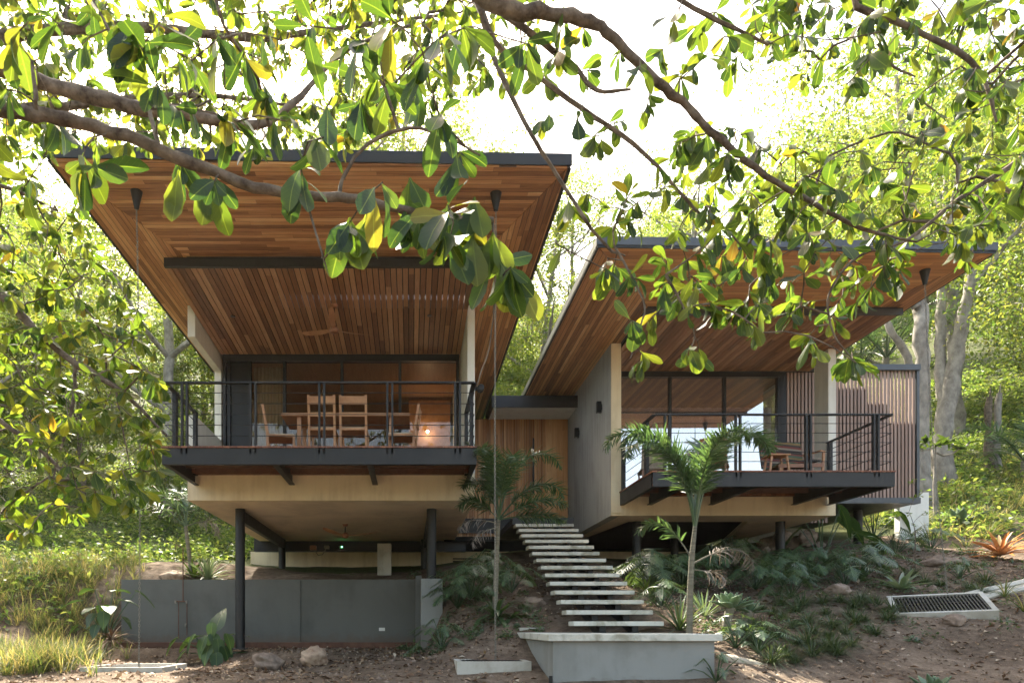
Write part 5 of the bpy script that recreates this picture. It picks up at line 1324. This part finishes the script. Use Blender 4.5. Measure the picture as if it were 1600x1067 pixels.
# ------------------------------------------------------------------ garden plants
def rosette(name, label, c, n, L, Wd, prof, mat, el0=80, el1=10, bend=.6, fold=.3, cat='plant', z0=0, rng=None, base_r=.02):
    lv = LV(); c = Vector(c)
    for k in range(n):
        s_ = (k+.5)/n; a = k*2.39996+random.uniform(-.15, .15); e = rad(el0+(el1-el0)*s_+random.uniform(-7, 7))
        h = Vector((math.cos(a), math.sin(a), 0)); d = h*math.cos(e)+Vector((0, 0, math.sin(e))); up = -h*math.sin(e)+Vector((0, 0, math.cos(e)))
        q = random.uniform(.82, 1.1)*(.72+.28*s_)
        lv.add(c+h*base_r*s_+Vector((0, 0, z0)), d, up, L*q, Wd*q, bend*random.uniform(.5, 1.3))
    o = lv.build(name, mat, None, prof, fold, base=tuple(c)); return tag(o, label, cat)
def philo(label, c, n, R, leaf=.42, mat='philo', group=None):
    n = int(n*1.5); leaf *= .92
    """split leaf plant: stalked leaves cut into lobes"""
    c = Vector(c); lv = LV(); sb = MB()
    for k in range(n):
        a = k*2.39996+random.uniform(-.3, .3); s_ = (k+.5)/n; e = rad(78-60*s_+random.uniform(-8, 8)); h = Vector((math.cos(a), math.sin(a), 0))
        tip = c+h*R*math.cos(e)*random.uniform(.7, 1.05)+Vector((0, 0, R*math.sin(e)*random.uniform(.7, 1.0)+.05))
        mid = c.lerp(tip, .55)+Vector((0, 0, .10*R)); sb.tube([c, mid, tip], [.009,.007,.005], 5)
        d = (h*.85+Vector((0, 0, -.25-.5*random.random()))).normalized(); L = leaf*random.uniform(.7, 1.1)
        side = d.cross(Vector((0, 0, 1))).normalized(); up = side.cross(d)
        for j in range(10):
            t_ = j/9.5; pc = tip+d*L*t_*.85-Vector((0, 0, .10*L*t_*t_)); ll = L*(.62-.42*t_)*random.uniform(.85, 1.1)
            for sg in (-1, 1):
                an = 1.25-.85*t_ if j else 2.0; v_ = side*sg*math.sin(an)+d*math.cos(an)
                lv.add(pc-v_*.02, v_, up+Vector(RNG.normal(0, .15, 3)), ll, L*.058, .5)
        lv.add(tip+d*L*.8, d, up, L*.28, L*.09, .3)
        lv.add(tip, d, up, L*.95, L*.10, .2)
    t_ = thing('philodendron', label, 'plant', tuple(c), group)
    lv.build('foliage', M[mat], t_, LOBE, .15); sb.build('stems', M['strap'], t_); return t_
def bigleaf(label, c, leaves, mat='bigleaf', name='elephant_ear'):
    """leaves: (az, elevation of stalk, stalk length, leaf length, leaf width, leaf pitch)"""
    c = Vector(c); lv = LV(); sb = MB()
    for (az, el, sl, L, Wd, pit) in leaves:
        h = Vector((math.cos(rad(az)), math.sin(rad(az)), 0)); tip = c+h*sl*math.cos(rad(el))+Vector((0, 0, sl*math.sin(rad(el))))
        sb.tube([c, c.lerp(tip, .5)+Vector((0, 0, .06*sl)), tip], [.016,.012,.008], 6)
        d = h*math.cos(rad(pit))+Vector((0, 0, math.sin(rad(pit)))); up = -h*math.sin(rad(pit))+Vector((0, 0, math.cos(rad(pit))))
        lv.add(tip, d, up, L, Wd, .5)
    t_ = thing(name, label, 'plant', tuple(c)); lv.build('foliage', M[mat], t_, HEART, .18, wave=.03); sb.build('stems', M['strap'], t_); return t_
def gp(px, py, dz=0): return gr(px, py, dz)
# big leaved plant in front of the left column
bigleaf('large leaved elephant ear plant on the soil in front of the left column', gp(335, 1030), [(75,84,.62,.58,.36,62),(170,45,.62,.46,.32,-30),(150,66,.5,.40,.26,10),(15,58,.58,.40,.24,8),(200,15,.6,.46,.28,-50),(-40,35,.42,.46,.28,-55),(0,16,.62,.48,.28,-30),(-12,10,.95,.46,.26,-10),(-100,45,.36,.42,.26,-50),(-70,14,.48,.42,.26,-55),(185,30,.85,.40,.24,-45),(120,50,.5,.4,.25,-20),(-80,74,.50,.44,.27,-72),(-60,55,.46,.40,.25,-62),(-120,58,.5,.42,.26,-60),(-95,80,.72,.36,.22,-75),(-150,50,.62,.42,.26,-58),(-35,52,.62,.40,.24,-58)])
bigleaf('sunlit broad leaved clump at the left end of the retaining wall', P(165, 1000, 13.6), [(60,80,1.0,.42,.30,10),(160,75,1.05,.45,.32,0),(200,60,.9,.40,.28,-10),(0,70,.85,.42,.28,-5),(-60,55,.8,.4,.28,-10),(250,65,.7,.35,.25,-10),(30,60,1.15,.5,.2,-30),(-10,50,.6,.3,.2,-40),(190,30,.6,.3,.2,-40),(-90,35,.5,.3,.2,-50),(-70,50,.7,.36,.24,-55),(120,60,.8,.4,.28,-20),(-110,60,.6,.34,.22,-45)])
rosette('dry_fern', 'dried brown leaf clump at the foot of the left wall end', P(175, 1000, 13.5), 40, .55, .05, STRAP, M['litter'], 80, 5, 1.3)
philo('lobed philodendron against the square pedestal below the left house', gp(690, 1015), 9, .52, .30)
philo('lobed philodendron on the bank left of the middle chain', gp(715, 950), 15, .62, .40)
philo('large lobed philodendron on the bank between column and palm', P(735, 935, 12.3), 17, .70, .46)
philo('low lobed philodendron beside the square pedestal foot', gp(662, 1010), 6, .42, .24)
philo('lobed philodendron at the palm foot left of the stairs', P(800, 925, 12.2), 9, .55, .40)
rosette('bird_nest_fern', 'glossy strap leaved plant on the bank beneath the middle chain', gp(776, 965), 26, .78, .095, STRAP, M['strap'], 82, 5, 1.5, .2)
rosette('bird_nest_fern', 'second strap leaved plant with hanging leaves lower down the same bank', gp(800, 965, -.02), 12, .62, .10, STRAP, M['strap'], 50, -10, 1.4, .2)
philo('wide lobed philodendron right of the stairs by the first pedestal', P(1020, 918, 12.6), 20, .72, .50)
philo('lobed philodendron behind the tall palm by the middle pedestal', P(1065, 915, 12.8), 13, .62, .44)
philo('lobed philodendron left of the agave behind the tall palm', P(1125, 895, 13.2), 11, .58, .42)
philo('lobed philodendron under the dead palm frond', P(1180, 920, 12.6), 13, .55, .42)
philo('lobed philodendron by the right pedestal of the right house', P(1222, 915, 13), 13, .60, .42)
philo('bright lobed philodendron right of the last pedestal', P(1265, 905, 13.4), 12, .66, .42)
philo('big lobed philodendron under the slatted wing', P(1345, 905, 13.6), 20, .85, .52)
philo('second big lobed philodendron under the slatted wing, lower one', P(1320, 915, 13.0), 12, .6, .42)
philo('low spreading philodendron above the grass tufts', gp(1235, 935), 10, .55, .36)
philo('light philodendron between the bromeliad and the big lobed one', P(1400, 868, 15.5), 12, .65, .42, 'philo')
philo('philodendron behind the right chain on the upper slope', P(1455, 860, 16), 10, .6, .40, 'philo')
philo('lobed philodendron between the stairs foot and the tall palm', P(1035, 955, 11.2), 10, .5, .36)
philo('lobed philodendron on the bank behind the stairs left side', P(765, 905, 13.2), 12, .6, .42)
philo('lobed philodendron low in front of the rubble heap', P(1215, 895, 14.2), 12, .55, .42)
philo('lobed philodendron between two pedestals of the right house', P(1150, 880, 14.6), 12, .6, .42)
philo('small philodendron on the slope left of the orange bromeliad', gp(1500, 905), 8, .42, .32)
philo('lobed plant at the right end of the landing base coping', gp(1150, 1012), 9, .45, .28)
philo('low lobed plant above the log edging', gp(1185, 1020), 10, .42, .26)
philo('sprawling small leaved plant in front of the landing base right end', gp(1120, 1066), 7, .35, .20)
# succulents
def agave(label, c, n, L, Wd, stem=.22):
    c = Vector(c); t_ = thing('agave', label, 'agave', tuple(c))
    if stem: MB().tube([c+Vector((-.05, 0, -.05)), c+Vector((-.03, 0, stem*.6)), c+Vector((.02, 0, stem+.06))], [.07,.06,.065], 12).build('stem', M['palm_bark'], t_, smooth=True)
    lv = LV()
    for k in range(n):
        s_ = (k+.5)/n; a = k*2.39996; e = rad(85-78*s_+random.uniform(-5, 5)); h = Vector((math.cos(a), math.sin(a), 0)); d = h*math.cos(e)+Vector((0, 0, math.sin(e))); up = -h*math.sin(e)+Vector((0, 0, math.cos(e)))
        q = (.62+.38*s_)*random.uniform(.92, 1.06); lv.add(c+Vector((.02, 0, stem+.03))+h*.035*s_, d, up, L*q, Wd*q, -.35+.5*random.random()*s_)
    o = lv.build('leaves', M['agave'], t_, AGAVE, .38)
    md = o.modifiers.new('s', 'SOLIDIFY'); md.thickness = .008; return t_
agave('pale green soft agave rosette on a short stem right of the tall palm', gp(1140, 985), 22, .36, .155, .28)
agave('small agave rosette behind the larger pale one', gp(1170, 972), 14, .28, .11, .10)
agave('pointed blue green agave at the bottom edge right of the log', P(1458, 1092, 8.2), 14, .36, .13, .02)
agave('grey agave on the sunlit upper right slope', P(1497, 828, 18), 12, .75, .26, .05)
rosette('bromeliad', 'large pale green bromeliad behind the tilted drain slab', gp(1408, 922), 17, .62, .12, STRAP, M['brom'], 78, 12, .5, .35)
rosette('bromeliad', 'tiny blue green bromeliad at the left corner of the tilted slab', gp(1407, 942), 6, .2, .06, STRAP, M['agave'], 75, 30, .8, .3)
rosette('bromeliad', 'glowing orange bromeliad on the sunlit right slope', P(1563, 868, 14.6), 34, .85, .10, STRAP, M['orange'], 82, 8, .8, .35)
rosette('bromeliad', 'dry tan leaf rosette at the foot of the pale bromeliad', gp(1415, 930), 12, .34, .07, STRAP, M['litter'], 20, -3, .3, .3)
rosette('yucca', 'spiky grey green yucca at the foot of the tall palm', gp(1062, 985), 46, .75, .035, STRAP, M['mondo'], 85, 5, .5, .2)
rosette('yucca', 'spiky pale yucca behind the tall palm foot', P(1100, 965, 10.6), 36, .65, .032, STRAP, M['brom'], 85, 5, .4, .2)
rosette('dracaena', 'green and cream dracaena on top of the retaining wall', P(325, 905, 15.9), 40, .85, .075, STRAP, M['brom'], 85, 5, .6, .25)
rosette('dracaena', 'second smaller dracaena beside the slender young palm', P(303, 903, 16.1), 24, .65, .07, STRAP, M['lime'], 85, 10, .6, .25)
rosette('bird_nest_fern', 'strap leaved plant low beside the stairs right side', P(1010, 925, 12.0), 18, .5, .05, STRAP, M['lime'], 82, 15, 1.0, .2)
bigleaf('tall banana like plant under the slatted wing', P(1285, 880, 15.3), [(95,82,1.5,.9,.34,40),(60,78,1.6,1.0,.34,-20),(20,60,1.2,.9,.42,-25),(5,40,1.1,.85,.36,-15),(130,70,1.3,.8,.32,10),(170,60,.9,.7,.3,-40),(0,72,1.3,.8,.3,-60)], name='banana_plant')
bigleaf('backlit yellow banana plant by the white garden wall', P(1365, 845, 17.5), [(90,80,1.4,1.0,.4,50),(30,70,1.5,1.0,.4,-20),(150,65,1.5,1.0,.4,-30),(10,45,1.0,.8,.35,-50),(200,60,1.2,.8,.35,-40),(60,85,.9,.9,.35,70)], 'lime', name='banana_plant')
for (lab, px, py, y, n, L) in (('green upright grass clump beside the gutter', 1570, 945, 11.6, 26, .5), ('green grass clump at the right frame edge', 1600, 985, 10.6, 30, .6), ('arching grass clump on upper right slope', 1545, 830, 17, 50, .8), ('arching grass clump by the rain chain top right', 1440, 830, 19, 50, .8)):
    q = P(px, py, y); q.z = gz(q.x, q.y); rosette('grass_clump', lab, q, n, L, .018, STRAP, M['dry_grass'], 88, 35, 1.1, .2, cat='grass')
# frangipani
b = P(1462, 790, 19); b.z = gz(b.x, b.y)
t_ = thing('frangipani', 'small frangipani with forked bare stems beside the right rain chain', 'tree', tuple(b))
tips = [P(1432, 700, 19), P(1446, 690, 18.8), P(1462, 695, 19), P(1480, 688, 19.2), P(1500, 700, 19), P(1515, 690, 19.3)]
mb, dd = colonize([[b-Vector((0, 0, .2)), b.lerp(P(1460, 740, 19), .8)]], [[.06, .05]], tips, .25, -.12, .022, .3); mb.build('stems', M['bark_pale'], t_, smooth=True)
lv = LV()
for q in tips: whorl(lv, q, (0, 0, 1), 13, .42, .13, .1, 1.3)
lv.build('foliage', M['lime'], t_, OVAL, .2)
# thin sapling by the drain
b = P(1430, 880, 13.5); b.z = gz(b.x, b.y); tp = [P(1428, 775, 13.5), P(1420, 800, 13.4), P(1438, 770, 13.5), P(1446, 800, 13.6), P(1425, 750, 13.5)]
t_ = thing('sapling', 'thin leafy sapling rising in front of the white garden wall', 'sapling', tuple(b))
mb, dd = colonize([[b, P(1430, 830, 13.5)]], [[.012, .01]], tp, .2, 0, .004, .3); mb.build('stem', M['bark'], t_)
lv = LV(); [whorl(lv, q, (0, 0, 1), 9, .10, .035, .1) for q in tp+[P(1430, 820, 13.5)]]; lv.build('foliage', M['leaf_bg'], t_, OVAL, .2)

# dark grass tufts on the right slope
def tuft_mesh():
    lv = LV()
    for k in range(170):
        a = random.uniform(0, 6.28); e = rad(random.uniform(20, 88)); h = Vector((math.cos(a), math.sin(a), 0)); d = h*math.cos(e)+Vector((0, 0, math.sin(e)))
        lv.add(h*random.uniform(0, .05), d, -h*math.sin(e)+Vector((0, 0, math.cos(e))), random.uniform(.16, .30), .007, random.uniform(.5, 2.0))
    return lv.build('grass_tuft', M['mondo'], None, [(0, .5), (.4, .5), (.8, .3), (1, .05)], .1, base=(0, 0, 0))
TG = 'small dark grass tufts planted on the right slope'
pt = [(1312,935),(1345,935),(1290,955),(1325,958),(1362,938),(1208,955),(1225,962),(1245,950),(1180,970),(1195,985),(1238,975),(1262,968),(1300,975),(1322,985),(1350,965),(1218,990),(1245,1000),(1270,985),(1295,990),(1330,1005),(1300,1008),(1270,1020),(1243,1030),(1308,1020),(1205,1030),(1215,1010),(1180,1000),(1368,985),(1388,965),(1290,1010),(1335,970),(1165,985),(1370,945),(1395,950),(1470,910),(1445,905),(1515,915),(1530,922),(1540,905),(1425,895),(1255,940),(1285,938),(1220,940),(1335,945),(1190,948),(1230,1022),(1262,1002)]
first = tuft_mesh(); tag(first, 'small dark green grass tuft on the right slope', 'grass tuft', TG)
for i, (px, py) in enumerate(pt):
    q = ground_at(px, py+6); s_ = random.uniform(.8, 1.35)
    if i == 0: first.location = q; first.scale = (s_,)*3; o = first
    else: o = copy_thing(first, q, random.uniform(0, 6.28), s_)
# ------------------------------------------------------------------ sunlit air
m = bpy.data.materials.new('warm_air'); m.use_nodes = True; t = m.node_tree; t.nodes.remove(t.nodes['Principled BSDF'])
pv = N(t, 'ShaderNodeVolumePrincipled'); pv.inputs['Density'].default_value = .00028; pv.inputs['Anisotropy'].default_value = .55; pv.inputs['Color'].default_value = (1.0, .97, .88, 1)
t.links.new(pv.outputs[0], t.nodes['Material Output'].inputs['Volume'])
zlo = float(GZZ.min())-1
hz = MB().box(-135, 135, -118, 142, zlo, 80).build('haze', m, None, base=(0, 0, zlo)); tag(hz, 'thin warm sunlit haze between the trees', 'haze', kind='stuff')
# end
